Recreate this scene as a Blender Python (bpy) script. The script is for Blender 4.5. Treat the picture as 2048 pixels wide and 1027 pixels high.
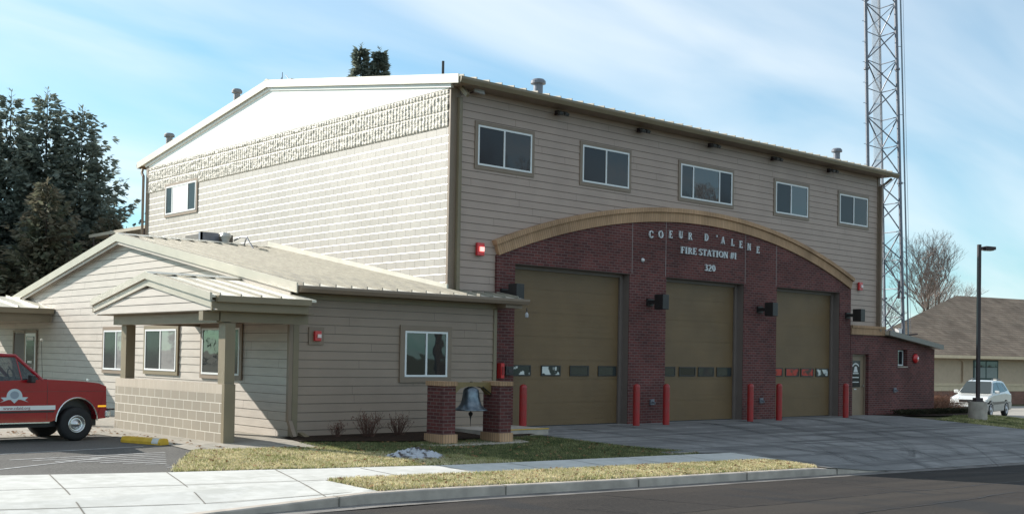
import bpy, bmesh, math, random
from mathutils import Vector, Matrix
random.seed(7)
R=math.radians
for o in list(bpy.data.objects): bpy.data.objects.remove(o)
S=bpy.context.scene
COL=S.collection
# ------------------------------------------------------------------ camera
cd=bpy.data.cameras.new('camera'); cam=bpy.data.objects.new('camera',cd); COL.objects.link(cam); S.camera=cam
YAW,PIT,ROL=0.72124578,0.02087924,0.01774101
f=Vector((math.sin(YAW)*math.cos(PIT),math.cos(YAW)*math.cos(PIT),math.sin(PIT)))
r=Vector((math.cos(YAW),-math.sin(YAW),0)); u=r.cross(f)
r2=r*math.cos(ROL)+u*math.sin(ROL); u2=-r*math.sin(ROL)+u*math.cos(ROL)
m=Matrix((r2,u2,-f)).transposed().to_4x4(); m.translation=Vector((-17.2245,-21.9391,1.83)); cam.matrix_world=m
cd.sensor_width=36; cd.lens=2293.7/2048*36; cd.shift_y=(664.4-513.5)/2048; cd.clip_end=4000; cd.clip_start=.1
# ------------------------------------------------------------------ light
SD=Vector((.43,-1,-.565)).normalized()           # direction the sunlight travels
elev=math.asin(-SD.z)
sl=bpy.data.lights.new('sun','SUN'); so=bpy.data.objects.new('sun',sl); COL.objects.link(so)
sl.energy=5.0; sl.angle=R(.5); sl.color=(1,.94,.85); so.rotation_euler=SD.to_track_quat('-Z','Y').to_euler(); so.location=(0,0,40)
W=bpy.data.worlds.new('World'); S.world=W; W.use_nodes=True
nt=W.node_tree; N=nt.nodes; Lk=nt.links; N.clear()
sky=N.new('ShaderNodeTexSky'); sky.sky_type='NISHITA'; sky.sun_disc=False; sky.sun_elevation=elev
sky.sun_rotation=math.atan2(-SD.x,-SD.y); sky.air_density=1.0; sky.dust_density=.6; sky.ozone_density=1.5
tc=N.new('ShaderNodeTexCoord'); sep=N.new('ShaderNodeSeparateXYZ'); Lk.new(tc.outputs['Generated'],sep.inputs[0])
# clouds: thin high cirrus, mapped on a far plane overhead
mx=N.new('ShaderNodeMath'); mx.operation='ADD'; mx.inputs[1].default_value=.22; Lk.new(sep.outputs[2],mx.inputs[0])
dvx=N.new('ShaderNodeMath'); dvx.operation='DIVIDE'; Lk.new(sep.outputs[0],dvx.inputs[0]); Lk.new(mx.outputs[0],dvx.inputs[1])
dvy=N.new('ShaderNodeMath'); dvy.operation='DIVIDE'; Lk.new(sep.outputs[1],dvy.inputs[0]); Lk.new(mx.outputs[0],dvy.inputs[1])
cb=N.new('ShaderNodeCombineXYZ'); Lk.new(dvx.outputs[0],cb.inputs[0]); Lk.new(dvy.outputs[0],cb.inputs[1])
mp=N.new('ShaderNodeMapping'); mp.inputs['Rotation'].default_value=(0,0,R(38)); mp.inputs['Scale'].default_value=(.75,2.1,1); mp.inputs['Location'].default_value=(.6,.3,0)
Lk.new(cb.outputs[0],mp.inputs[0])
no=N.new('ShaderNodeTexNoise'); no.inputs['Scale'].default_value=1.25; no.inputs['Detail'].default_value=6; no.inputs['Roughness'].default_value=.45; no.inputs['Distortion'].default_value=.35
Lk.new(mp.outputs[0],no.inputs[0])
rp=N.new('ShaderNodeValToRGB'); rp.color_ramp.elements[0].position=.35; rp.color_ramp.elements[0].color=(0,0,0,1); rp.color_ramp.elements[1].position=.80; rp.color_ramp.elements[1].color=(1,1,1,1)
Lk.new(no.outputs[0],rp.inputs[0])
cm=N.new('ShaderNodeMath'); cm.operation='MULTIPLY_ADD'; cm.inputs[1].default_value=.70; cm.inputs[2].default_value=.26; Lk.new(rp.outputs[0],cm.inputs[0])
mix=N.new('ShaderNodeMixRGB'); mix.inputs[2].default_value=(8.9,9.35,9.6,1); Lk.new(cm.outputs[0],mix.inputs[0]); tn=N.new('ShaderNodeMixRGB'); tn.blend_type='MULTIPLY'; tn.inputs[0].default_value=1; tn.inputs[2].default_value=(.46,1.16,1.36,1); Lk.new(sky.outputs[0],tn.inputs[1]); Lk.new(tn.outputs[0],mix.inputs[1])
bg=N.new('ShaderNodeBackground'); bg.inputs[1].default_value=.072; Lk.new(mix.outputs[0],bg.inputs[0])
ow=N.new('ShaderNodeOutputWorld'); Lk.new(bg.outputs[0],ow.inputs[0])
S.view_settings.view_transform='Standard'; S.view_settings.look='None'; S.view_settings.exposure=.75; S.view_settings.gamma=1
# ------------------------------------------------------------------ materials
MATS={}
def mat(name,col,rough=.6,metal=0,var=.12,vs=6,bump=0,bs=60,spec=.5,coat=0,col2=None,stretch=None,emit=None,coatr=.05):
    if name in MATS: return MATS[name]
    M=bpy.data.materials.new(name); M.use_nodes=True; n=M.node_tree.nodes; l=M.node_tree.links; b=n['Principled BSDF']
    b.inputs['Roughness'].default_value=rough; b.inputs['Metallic'].default_value=metal; b.inputs['Specular IOR Level'].default_value=spec
    if coat: b.inputs['Coat Weight'].default_value=coat; b.inputs['Coat Roughness'].default_value=coatr
    t=n.new('ShaderNodeTexCoord'); mpn=n.new('ShaderNodeMapping'); l.new(t.outputs['Object'],mpn.inputs[0])
    if stretch: mpn.inputs['Scale'].default_value=stretch
    if var>0 or col2:
        nz=n.new('ShaderNodeTexNoise'); nz.inputs['Scale'].default_value=vs; nz.inputs['Detail'].default_value=5; l.new(mpn.outputs[0],nz.inputs[0])
        cr=n.new('ShaderNodeValToRGB'); e=cr.color_ramp.elements; e[0].position=.34; e[1].position=.68
        c2=col2 or tuple(min(1,c*(1+var)) for c in col); c1=col if col2 else tuple(c*(1-var) for c in col)
        e[0].color=(*c1,1); e[1].color=(*c2,1); l.new(nz.outputs[0],cr.inputs[0]); l.new(cr.outputs[0],b.inputs['Base Color'])
    else: b.inputs['Base Color'].default_value=(*col,1)
    if bump:
        n2=n.new('ShaderNodeTexNoise'); n2.inputs['Scale'].default_value=bs; n2.inputs['Detail'].default_value=4; l.new(mpn.outputs[0],n2.inputs[0])
        bp=n.new('ShaderNodeBump'); bp.inputs['Strength'].default_value=bump; bp.inputs['Distance'].default_value=.02; l.new(n2.outputs[0],bp.inputs['Height']); l.new(bp.outputs[0],b.inputs['Normal'])
    if emit: b.inputs['Emission Color'].default_value=(*emit[:3],1); b.inputs['Emission Strength'].default_value=emit[3]
    MATS[name]=M; return M
def brickmat(name,c1,c2,mortar,bw,bh,ms,bump=.4,rough=.85,rot=False,off=.5,zoff=0,freq=2,grain=.25,spec=.3):
    if name in MATS: return MATS[name]
    M=bpy.data.materials.new(name); M.use_nodes=True; n=M.node_tree.nodes; l=M.node_tree.links; b=n['Principled BSDF']
    b.inputs['Roughness'].default_value=rough; b.inputs['Specular IOR Level'].default_value=spec
    t=n.new('ShaderNodeTexCoord'); sp=n.new('ShaderNodeSeparateXYZ'); l.new(t.outputs['Object'],sp.inputs[0])
    ad=n.new('ShaderNodeMath'); l.new(sp.outputs[0],ad.inputs[0]); l.new(sp.outputs[1],ad.inputs[1])
    az=n.new('ShaderNodeMath'); az.inputs[1].default_value=zoff; l.new(sp.outputs[2],az.inputs[0])
    c=n.new('ShaderNodeCombineXYZ')
    if rot: l.new(az.outputs[0],c.inputs[0]); l.new(ad.outputs[0],c.inputs[1])
    else: l.new(ad.outputs[0],c.inputs[0]); l.new(az.outputs[0],c.inputs[1])
    bt=n.new('ShaderNodeTexBrick'); bt.offset=off; bt.offset_frequency=freq
    bt.inputs['Scale'].default_value=1; bt.inputs['Brick Width'].default_value=bw; bt.inputs['Row Height'].default_value=bh; bt.inputs['Mortar Size'].default_value=ms; bt.inputs['Mortar Smooth'].default_value=.1
    bt.inputs['Color1'].default_value=(*c1,1); bt.inputs['Color2'].default_value=(*c2,1); bt.inputs['Mortar'].default_value=(*mortar,1); l.new(c.outputs[0],bt.inputs[0])
    nz=n.new('ShaderNodeTexNoise'); nz.inputs['Scale'].default_value=.9; nz.inputs['Detail'].default_value=6; l.new(t.outputs['Object'],nz.inputs[0])
    mr=n.new('ShaderNodeMapRange'); mr.inputs['From Min'].default_value=.3; mr.inputs['From Max'].default_value=.7; mr.inputs['To Min'].default_value=1-grain; mr.inputs['To Max'].default_value=1+grain; l.new(nz.outputs[0],mr.inputs[0])
    mm=n.new('ShaderNodeMixRGB'); mm.blend_type='MULTIPLY'; mm.inputs[0].default_value=1; l.new(bt.outputs[0],mm.inputs[1]); l.new(mr.outputs[0],mm.inputs[2]); l.new(mm.outputs[0],b.inputs['Base Color'])
    inv=n.new('ShaderNodeMath'); inv.operation='SUBTRACT'; inv.inputs[0].default_value=1; l.new(bt.outputs[1],inv.inputs[1])
    n3=n.new('ShaderNodeTexNoise'); n3.inputs['Scale'].default_value=90; l.new(t.outputs['Object'],n3.inputs[0])
    a2=n.new('ShaderNodeMath'); a2.operation='MULTIPLY_ADD'; a2.inputs[1].default_value=.35; l.new(n3.outputs[0],a2.inputs[0]); l.new(inv.outputs[0],a2.inputs[2])
    bp=n.new('ShaderNodeBump'); bp.inputs['Strength'].default_value=bump; bp.inputs['Distance'].default_value=.01; l.new(a2.outputs[0],bp.inputs['Height']); l.new(bp.outputs[0],b.inputs['Normal'])
    MATS[name]=M; return M
def glassmat(name,tint=(.012,.018,.022),ior=1.75,trans=0.0,rough=.02):
    if name in MATS: return MATS[name]
    M=bpy.data.materials.new(name); M.use_nodes=True; n=M.node_tree.nodes; l=M.node_tree.links; b=n['Principled BSDF']
    b.inputs['Base Color'].default_value=(*tint,1); b.inputs['Roughness'].default_value=rough; b.inputs['IOR'].default_value=ior
    nz=n.new('ShaderNodeTexNoise'); nz.inputs['Scale'].default_value=1.3; t=n.new('ShaderNodeTexCoord'); l.new(t.outputs['Object'],nz.inputs[0])
    bp=n.new('ShaderNodeBump'); bp.inputs['Strength'].default_value=.06; bp.inputs['Distance'].default_value=.05; l.new(nz.outputs[0],bp.inputs['Height']); l.new(bp.outputs[0],b.inputs['Normal'])
    if trans:
        tr=n.new('ShaderNodeBsdfTransparent'); tr.inputs[0].default_value=(.8,.88,.88,1); mxs=n.new('ShaderNodeMixShader'); mxs.inputs[0].default_value=trans
        l.new(b.outputs[0],mxs.inputs[1]); l.new(tr.outputs[0],mxs.inputs[2]); l.new(mxs.outputs[0],n['Material Output'].inputs[0])
    MATS[name]=M; return M
SID=mat('tan siding paint',(.385,.295,.245),.55,0,.06,1.2,.08,80)
SGAP=mat('painted lap shadow and siding joints',(.10,.085,.07),.8,0,0)
SIDW=mat('siding paint lightened for sunlit wing side',(.44,.395,.345),.5,0,.07,1.5,.08,60,stretch=(1,1,6),spec=.5)  # same siding paint, made lighter for the sunlit side of the wing
SIDF=mat('siding paint darkened for shaded wing front',(.275,.21,.160),.55,0,.06,1.2,.08,80)  # same siding paint, made darker for the shaded wing front
TRIM=mat('dark tan trim paint',(.22,.165,.12),.5,0,.05,2)
TRIMO=mat('olive tan trim paint',(.20,.16,.10),.45,0,.06,2)
METR=mat('tan metal roofing',(.60,.57,.48),.42,.0,.08,1.5,spec=.7)
RIBM=mat('dark seam rib',(.30,.275,.22),.5,0,.1,3)  # roof ribs coloured darker than the panels between them
METE=mat('grey tan metal edge',(.46,.42,.34),.38,0,.06,2,spec=.6)
WHF=mat('white window vinyl',(.72,.74,.74),.4,0,0)
GLS=glassmat('window glass')
GLT=glassmat('window glass facing trees',(.012,.015,.018),1.5)
GLB=glassmat('window glass with blind',(.22,.22,.22),1.6)
GLP=glassmat('window glass dark screen',(.018,.022,.028),1.36,0,.10)
BRK=brickmat('red brick',(.078,.026,.026),(.140,.042,.038),(.155,.11,.10),.215,.075,.0075,.5,.8)
BRKB=brickmat('yellow soldier brick',(.40,.245,.14),(.46,.29,.175),(.27,.18,.11),.40,.074,.009,.4,.8,rot=True,off=0)
BLK=brickmat('painted block',(.365,.335,.295),(.40,.37,.33),(.19,.17,.14),.405,.2,.008,.5,.45,grain=.07,zoff=-.01,spec=.6)
BLKP=brickmat('painted porch block',(.27,.235,.185),(.295,.255,.20),(.66,.62,.54),.405,.2,.007,.7,.6,grain=.06)
SPLT=mat('split face block paint',(.44,.41,.35),.5,0,.12,14,.9,30)
SMTH=mat('smooth panel paint whitened for glare',(.74,.73,.69),.35,0,.03,1,spec=.8)  # gable panel and rake trim whitened to stand for sun glare
GDR=mat('brown garage door paint',(.155,.097,.043),.5,0,.10,1.1,.25,160)
JMB=mat('brown jamb paint',(.16,.13,.115),.55,0,.05,3)
CON=mat('concrete',(.42,.42,.40),.85,0,.10,1.3,.25,90)
CONJ=mat('concrete joint dirt',(.16,.15,.13),.9,0,.2,5)
CONC=mat('curb concrete',(.41,.365,.315),.85,0,.2,3,.3,60)
BLKM=mat('black metal',(.022,.02,.02),.45,0,.1,5)
DRKM=mat('dark bronze metal',(.035,.022,.025),.4,0,.1,5)
GALV=mat('galvanised steel',(.16,.17,.20),.45,.25,.12,8)
REDP=mat('glossy red bollard paint',(.36,.012,.014),.35,0,0,5,.15,30,spec=.5,col2=(.27,.03,.028))
CHR=mat('bright metal',(.62,.62,.62),.25,.9,.05,5)
RUB=mat('tyre rubber',(.016,.016,.017),.8,0,.15,9)
YEL=mat('yellow paint',(.62,.38,.03),.6,0,.12,8)
LET=mat('brushed silver lettering',(.62,.66,.68),.4,.0,0)
# ------------------------------------------------------------------ mesh builder
class MB:
    def __init__(s): s.v=[];s.f=[];s.mi=[];s.cur=0
    def quad(s,*p):
        b=len(s.v); s.v+= [tuple(q) for q in p]; s.f.append(tuple(range(b,b+len(p)))); s.mi.append(s.cur); return s
    def box(s,x0,x1,y0,y1,z0,z1):
        b=len(s.v); s.v+=[(x,y,z) for z in (z0,z1) for y in (y0,y1) for x in (x0,x1)]
        for q in ((0,2,3,1),(4,5,7,6),(0,1,5,4),(2,6,7,3),(0,4,6,2),(1,3,7,5)): s.f.append(tuple(b+i for i in q)); s.mi.append(s.cur)
        return s
    def obox(s,c,ax,ay,az):
        c=Vector(c);b=len(s.v)
        for k in (-1,1):
            for j in (-1,1):
                for i in (-1,1): s.v.append(tuple(c+Vector(ax)*i+Vector(ay)*j+Vector(az)*k))
        for q in ((0,2,3,1),(4,5,7,6),(0,1,5,4),(2,6,7,3),(0,4,6,2),(1,3,7,5)): s.f.append(tuple(b+i for i in q)); s.mi.append(s.cur)
        return s
    def prism(s,pts,a,lo,hi,lo_s=None):
        # pts 2D polygon; a axis of extrusion: 'x': pts=(y,z) 'y': pts=(x,z) 'z': pts=(x,y)
        def P(p,t):
            return {'x':(t,p[0],p[1]),'y':(p[0],t,p[1]),'z':(p[0],p[1],t)}[a]
        n=len(pts);b=len(s.v); s.v+=[P(p,lo) for p in pts]+[P(p,hi) for p in pts]
        s.f.append(tuple(b+i for i in range(n)));s.mi.append(s.cur); s.f.append(tuple(b+n+i for i in reversed(range(n))));s.mi.append(s.cur)
        for i in range(n): s.f.append((b+i,b+(i+1)%n,b+n+(i+1)%n,b+n+i)); s.mi.append(s.cur)
        return s
    def tube(s,p,q,r0,r1=None,n=8,cap=True):
        p=Vector(p);q=Vector(q); r1=r0 if r1 is None else r1; d=q-p
        if d.length<1e-6: return s
        d.normalize(); a=d.orthogonal().normalized(); c=d.cross(a); b=len(s.v)
        for P,rr in ((p,r0),(q,r1)):
            for i in range(n): t=2*math.pi*i/n; s.v.append(tuple(P+(a*math.cos(t)+c*math.sin(t))*rr))  # building shade on the lawn put in as darker green blades
        for i in range(n): s.f.append((b+i,b+(i+1)%n,b+n+(i+1)%n,b+n+i)); s.mi.append(s.cur)
        if cap: s.f.append(tuple(b+i for i in reversed(range(n))));s.mi.append(s.cur); s.f.append(tuple(b+n+i for i in range(n)));s.mi.append(s.cur)
        return s
    def path(s,pts,r,n=8):
        for a,b in zip(pts[:-1],pts[1:]): s.tube(a,b,r,r,n)
        return s
    def lathe(s,prof,c=(0,0,0),axis='z',n=24):
        b=len(s.v); k=len(prof)
        for i in range(n):
            t=2*math.pi*i/n
            for (rr,h) in prof:
                x,y=rr*math.cos(t),rr*math.sin(t)
                v={'z':(x,y,h),'y':(x,h,y),'x':(h,x,y)}[axis]; s.v.append((v[0]+c[0],v[1]+c[1],v[2]+c[2]))
        for i in range(n):
            j=(i+1)%n
            for q in range(k-1): s.f.append((b+i*k+q,b+j*k+q,b+j*k+q+1,b+i*k+q+1)); s.mi.append(s.cur)
        return s
    def build(s,name,mats,parent=None,bevel=0,smooth=False,label=None,loc=None,rz=0,recalc=True):
        me=bpy.data.meshes.new(name); me.from_pydata(s.v,[],s.f)
        if not isinstance(mats,(list,tuple)): mats=[mats]
        for mm_ in mats: me.materials.append(mm_)
        for p,i in zip(me.polygons,s.mi): p.material_index=i
        if recalc:
            bm=bmesh.new(); bm.from_mesh(me); bmesh.ops.recalc_face_normals(bm,faces=bm.faces); bm.to_mesh(me); bm.free()
        if smooth:
            for p in me.polygons: p.use_smooth=True
        o=bpy.data.objects.new(name,me); COL.objects.link(o)
        if parent: o.parent=parent
        if loc: o.location=loc
        o.rotation_euler.z=rz
        if bevel:
            bv=o.modifiers.new('bevel','BEVEL'); bv.width=bevel; bv.segments=2; bv.limit_method='ANGLE'; bv.angle_limit=R(40)
        if label: o['label']=label
        return o
def thing(name,label,cat,loc=(0,0,0),rz=0,group=None):
    o=bpy.data.objects.new(name,None); COL.objects.link(o); o.location=loc; o.rotation_euler.z=rz; o.empty_display_size=.3
    o['label']=label; o['category']=cat
    if group: o['group']=group
    return o
def tag(o,label,cat,group=None):
    o['label']=label;o['category']=cat
    if group:o['group']=group
    return o
def struct(o,kind='structure'): o['kind']=kind; return o
def dup(root,loc,label,rz=None,scale=None):
    q=root.copy(); COL.objects.link(q); q.location=loc; q['label']=label
    if rz is not None: q.rotation_euler.z=rz
    if scale: q.scale=scale if isinstance(scale,(tuple,list)) else (scale,)*3
    for ch in root.children:
        c=ch.copy(); COL.objects.link(c); c.parent=q
        for g in ch.children:
            d=g.copy(); COL.objects.link(d); d.parent=c
    return q
# ------------------------------------------------------------------ terrain
def interp(x,xs,ys):
    if x<=xs[0]: return ys[0]
    for i in range(len(xs)-1):
        if x<=xs[i+1]: return ys[i]+(ys[i+1]-ys[i])*(x-xs[i])/(xs[i+1]-xs[i])
    return ys[-1]
def hc(x): return interp(x,[-14,-10.5,-7.4,-3.2,3.3,30,42],[-.12,-.14,-.13,-.227,-.344,-.85,-1.0])
def H(x,y):
    h=hc(x)*min(1,max(0,(-1-y)/7.3))
    d=min(1,max(0,(-6.9-y)/1.5)); w1=min(1,max(0,(x-3.5)/1.9))*(1 if x<22 else max(0,1-(x-22)/2.5)); w2=min(1,max(0,(-8.0-x)/2.2))*.75
    h-=.145*d*max(w1,w2)
    s=min(1,max(0,(x-23.5)/11)); s=s*s*(3-2*s)
    return h*(1-s)-.78*s
def Hroad(x,y):
    d=max(0,-8.45-y); return hc(x)-.15+.012*min(d,5)
def sheet(name,poly,m_,dz=0,step=1.0,hf=H,thick=0,rad=None):
    bm=bmesh.new(); fs=bm.faces.new([bm.verts.new((x,y,0)) for x,y in poly])
    xs=[p[0] for p in poly]; ys=[p[1] for p in poly]
    x=math.ceil(min(xs)/step)*step
    while x<max(xs): bmesh.ops.bisect_plane(bm,geom=bm.verts[:]+bm.edges[:]+bm.faces[:],plane_co=(x,0,0),plane_no=(1,0,0)); x+=step
    y=math.ceil(min(ys)/step)*step
    while y<max(ys): bmesh.ops.bisect_plane(bm,geom=bm.verts[:]+bm.edges[:]+bm.faces[:],plane_co=(0,y,0),plane_no=(0,1,0)); y+=step
    for v in bm.verts: v.co.z=hf(v.co.x,v.co.y)+dz
    bmesh.ops.recalc_face_normals(bm,faces=bm.faces)
    for f_ in bm.faces:
        if f_.normal.z<0: f_.normal_flip()
    me=bpy.data.meshes.new(name); bm.to_mesh(me); bm.free(); me.materials.append(m_)
    o=bpy.data.objects.new(name,me); COL.objects.link(o); return o
def groundmat(name,cols,scales,rough=.9,bump=.3,bs=60,wear=None):
    M=bpy.data.materials.new(name); M.use_nodes=True; n=M.node_tree.nodes; l=M.node_tree.links; b=n['Principled BSDF']; b.inputs['Roughness'].default_value=rough; b.inputs['Specular IOR Level'].default_value=.15
    t=n.new('ShaderNodeTexCoord'); prev=None
    for i,(c,sc) in enumerate(zip(cols,scales)):
        if i==0:
            rgb=n.new('ShaderNodeRGB'); rgb.outputs[0].default_value=(*c,1); prev=rgb.outputs[0]; continue
        nz=n.new('ShaderNodeTexNoise'); nz.inputs['Scale'].default_value=sc; nz.inputs['Detail'].default_value=5; nz.inputs['Roughness'].default_value=.6; l.new(t.outputs['Object'],nz.inputs[0])
        cr=n.new('ShaderNodeValToRGB'); cr.color_ramp.elements[0].position=.42; cr.color_ramp.elements[1].position=.62; l.new(nz.outputs[0],cr.inputs[0])
        mx=n.new('ShaderNodeMixRGB'); l.new(cr.outputs[0],mx.inputs[0]); l.new(prev,mx.inputs[1]); mx.inputs[2].default_value=(*c,1); prev=mx.outputs[0]
    if wear:
        for (sx,sy,rot,dist,lo,hi,c,amt) in wear:   # streaks
            mp=n.new('ShaderNodeMapping'); mp.vector_type='POINT'; mp.inputs['Rotation'].default_value=(0,0,rot); mp.inputs['Scale'].default_value=(sx,sy,1); l.new(t.outputs['Object'],mp.inputs[0])
            nz=n.new('ShaderNodeTexNoise'); nz.inputs['Scale'].default_value=1; nz.inputs['Detail'].default_value=3; nz.inputs['Distortion'].default_value=dist; l.new(mp.outputs[0],nz.inputs[0])
            cr=n.new('ShaderNodeValToRGB'); cr.color_ramp.elements[0].position=lo; cr.color_ramp.elements[1].position=hi; l.new(nz.outputs[0],cr.inputs[0])
            am=n.new('ShaderNodeMath'); am.operation='MULTIPLY'; am.inputs[1].default_value=amt; l.new(cr.outputs[0],am.inputs[0])
            mx=n.new('ShaderNodeMixRGB'); l.new(am.outputs[0],mx.inputs[0]); l.new(prev,mx.inputs[1]); mx.inputs[2].default_value=(*c,1); prev=mx.outputs[0]
    l.new(prev,b.inputs['Base Color'])
    n2=n.new('ShaderNodeTexNoise'); n2.inputs['Scale'].default_value=bs; n2.inputs['Detail'].default_value=4; l.new(t.outputs['Object'],n2.inputs[0])
    bp=n.new('ShaderNodeBump'); bp.inputs['Strength'].default_value=bump; bp.inputs['Distance'].default_value=.02; l.new(n2.outputs[0],bp.inputs['Height']); l.new(bp.outputs[0],b.inputs['Normal'])
    return M
G_GND=groundmat('far ground',[(.10,.09,.055),(.14,.12,.08),(.07,.08,.035)],[1,.15,.6])
G_GRS=groundmat('lawn soil',[(.15,.135,.07),(.11,.12,.06),(.24,.20,.12)],[1,3,11],bump=.8,bs=40)
G_CON=groundmat('walk concrete',[(.50,.50,.475),(.44,.44,.41),(.54,.54,.515)],[1,.7,4],bump=.15)
G_DRV=groundmat('driveway concrete',[(.235,.235,.23),(.195,.197,.195),(.265,.265,.26)],[1,.5,3],bump=.2,
   wear=[(.07,1.1,R(-58),1.6,.48,.66,(.13,.13,.13),.8),(.05,2.6,R(-30),1.2,.54,.64,(.09,.09,.09),.7),(.35,.35,0,.8,.50,.66,(.15,.15,.15),.6),(1.6,3.2,0,.5,.70,.73,(.5,.5,.5),.5)])
G_ASP=groundmat('road asphalt',[(.034,.030,.029),(.022,.021,.021),(.048,.043,.039)],[1,.25,25],bump=.4,bs=120,
   wear=[(.06,1.1,R(3),.4,.5,.66,(.055,.048,.042),.8),(.5,.25,R(40),.3,.56,.62,(.025,.028,.032),.55)])
G_ASL=groundmat('parking asphalt',[(.11,.107,.10),(.08,.078,.075),(.15,.145,.135)],[1,.5,30],bump=.5,bs=90)
G_MUL=groundmat('dark bark mulch',[(.022,.014,.010),(.045,.026,.016)],[1,14],bump=1,bs=25)
G_PRK=groundmat('pale parking',[(.34,.32,.29),(.26,.25,.23)],[1,.6])
# big ground
mb=MB()
xs=[-1500,-400,-120,-60,-30,-14,-10,-6,-3,0,3,8,14,20,23.5,25,27,29,31,33,35,42,60,100,300,1500]; ys=[-1500,-300,-60,-30,-22,-15,-12,-8.45,-6,-3.5,-1,0,5,12,20,40,80,200,1500]
def Hg(x,y):
    if y<-8.4: return Hroad(x,y)-.03
    return H(x,y)-.05
for i in range(len(xs)-1):
    for j in range(len(ys)-1):
        P=[(xs[i],ys[j]),(xs[i+1],ys[j]),(xs[i+1],ys[j+1]),(xs[i],ys[j+1])]
        # split at the curb line: keep the lower side lower
        mb.quad(*[(x,y,Hg(x,y)) for x,y in P])
struct(mb.build('ground',G_GND))
struct(sheet('road',[(-60,-8.85),(-60,-21),(80,-21),(80,-8.85)],G_ASP,hf=Hroad,step=3))
# gutter pan along the curb
struct(sheet('gutter',[(-60,-8.47),(-60,-8.85),(80,-8.85),(80,-8.47)],groundmat('gutter concrete',[(.20,.19,.18),(.11,.105,.10)],[1,1.5],bump=.2),hf=Hroad,dz=.004,step=2))
DL=[(1.25,-1.0),(1.39,-2.4),(1.76,-4.26),(2.6,-5.72)]
struct(sheet('driveway',[(1.2,.6),(1.2,-1.0)]+DL[1:]+[(3.5,-5.86),(3.6,-7.05),(3.35,-7.5),(3.35,-8.47),(24.2,-8.47),(21.3,-4.3),(19.7,-1.9),(18.95,-.6),(18.95,.6)],G_DRV,.006))
struct(sheet('sidewalk',[(-22,-2.0),(-11.66,-4.22),(-9.32,-4.93),(-7,-5.5),(-4.43,-5.77),(3.5,-5.86),(3.6,-7.05),(-7.75,-6.88),(-7.75,-8.31),(-22,-8.31)],G_CON,.004))
struct(sheet('parking_lot',[(-22,-2.1),(-11.66,-4.26),(-9.34,-4.97),(-8.4,-3.3),(-7.6,-2.05),(-7.5,-.6),(-7.55,2.3),(-22,1.7)],G_ASL,.001))
struct(sheet('front_walk',[(-22,1.75),(-7.6,2.35),(-7.5,-.65),(-7.6,-2.0),(-5.8,-2.2),(-5.05,-2.5),(-4.7,-1.3),(-4.5,-.35),(-4.5,24),(-22,24)],groundmat('warm walk concrete',[(.31,.285,.245),(.25,.235,.20),(.36,.335,.29)],[1,.7,4],bump=.15),.012))
struct(sheet('planting_bed',[(-4.75,-.36),(-4.95,-1.5),(-3.6,-1.95),(-2.6,-2.25),(-.3,-2.2),(1.2,-1.9),(1.2,-.36)],G_MUL,.045,step=.5))
struct(sheet('side_bed',[(19.0,.5),(19.0,-.65),(20.0,-.95),(21.3,-1.2),(26,-1.4),(27,2.5),(23.5,2.5)],G_MUL,.014,step=.5))
struct(sheet('far_parking',[(27.5,-9),(27.5,-1.6),(27.5,14),(45.5,16.5),(60,10),(60,-9)],G_PRK,.01))
LAWN=[(-7.55,-2.06),(-8.4,-3.38),(-9.27,-4.87),(-7,-5.46),(-4.43,-5.73),(2.3,-5.82),(2.6,-5.72),(1.76,-4.26),(1.39,-2.4),(1.25,-1.92),(-.3,-2.22),(-2.6,-2.27),(-3.6,-1.97),(-4.95,-1.52),(-5.05,-2.5),(-5.8,-2.22)]
STRIP=[(-7.72,-6.9),(3.0,-7.06),(3.3,-7.3),(3.33,-8.1),(3.2,-8.3),(-7.72,-8.3)]
VERGE=[(19.75,-1.95),(21.35,-4.35),(24.2,-8.3),(27,-8.3),(27,-1.45),(22.4,-1.3)]
for nm,pl in (('lawn',LAWN),('lawn_strip',STRIP),('side_lawn',VERGE)): struct(sheet(nm,pl,G_GRS,.0,step=.5))
# curb
def curb(xa,xb,hfun,name='curb'):
    mb=MB(); x=xa; seg=[]
    while x<xb-1e-6: seg.append(x); x+=1.0
    seg.append(xb)
    prof=lambda X:[(-8.31,H(X,-8.31)-.3),(-8.31,hc(X)-.15+hfun(X)+.0),(-8.44,hc(X)-.15+hfun(X)-.004),(-8.46,hc(X)-.17+hfun(X)),(-8.475,hc(X)-.3)]
    for a,b in zip(seg[:-1],seg[1:]):
        A,B=prof(a),prof(b)
        for k in range(4): mb.quad((a,*A[k]),(b,*B[k]),(b,*B[k+1]),(a,*A[k+1]))
    mb.cur=1
    X=xa+1.3
    while X<xb:
        h_=hc(X)-.15+hfun(X)
        if hfun(X)>.08: mb.box(X-.008,X+.008,-8.479,-8.31,hc(X)-.2,h_+.003)
        X+=3.05
    return struct(mb.build(name,[CONC,CONJ],recalc=False))
curb(-22,5.6,lambda x: interp(x,[-11.5,-8.0,3.4,5.4],[.035,.155,.155,.012]))
curb(23.5,60,lambda x: interp(x,[23.6,25.4],[.012,.155]),'far_curb')
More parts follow.
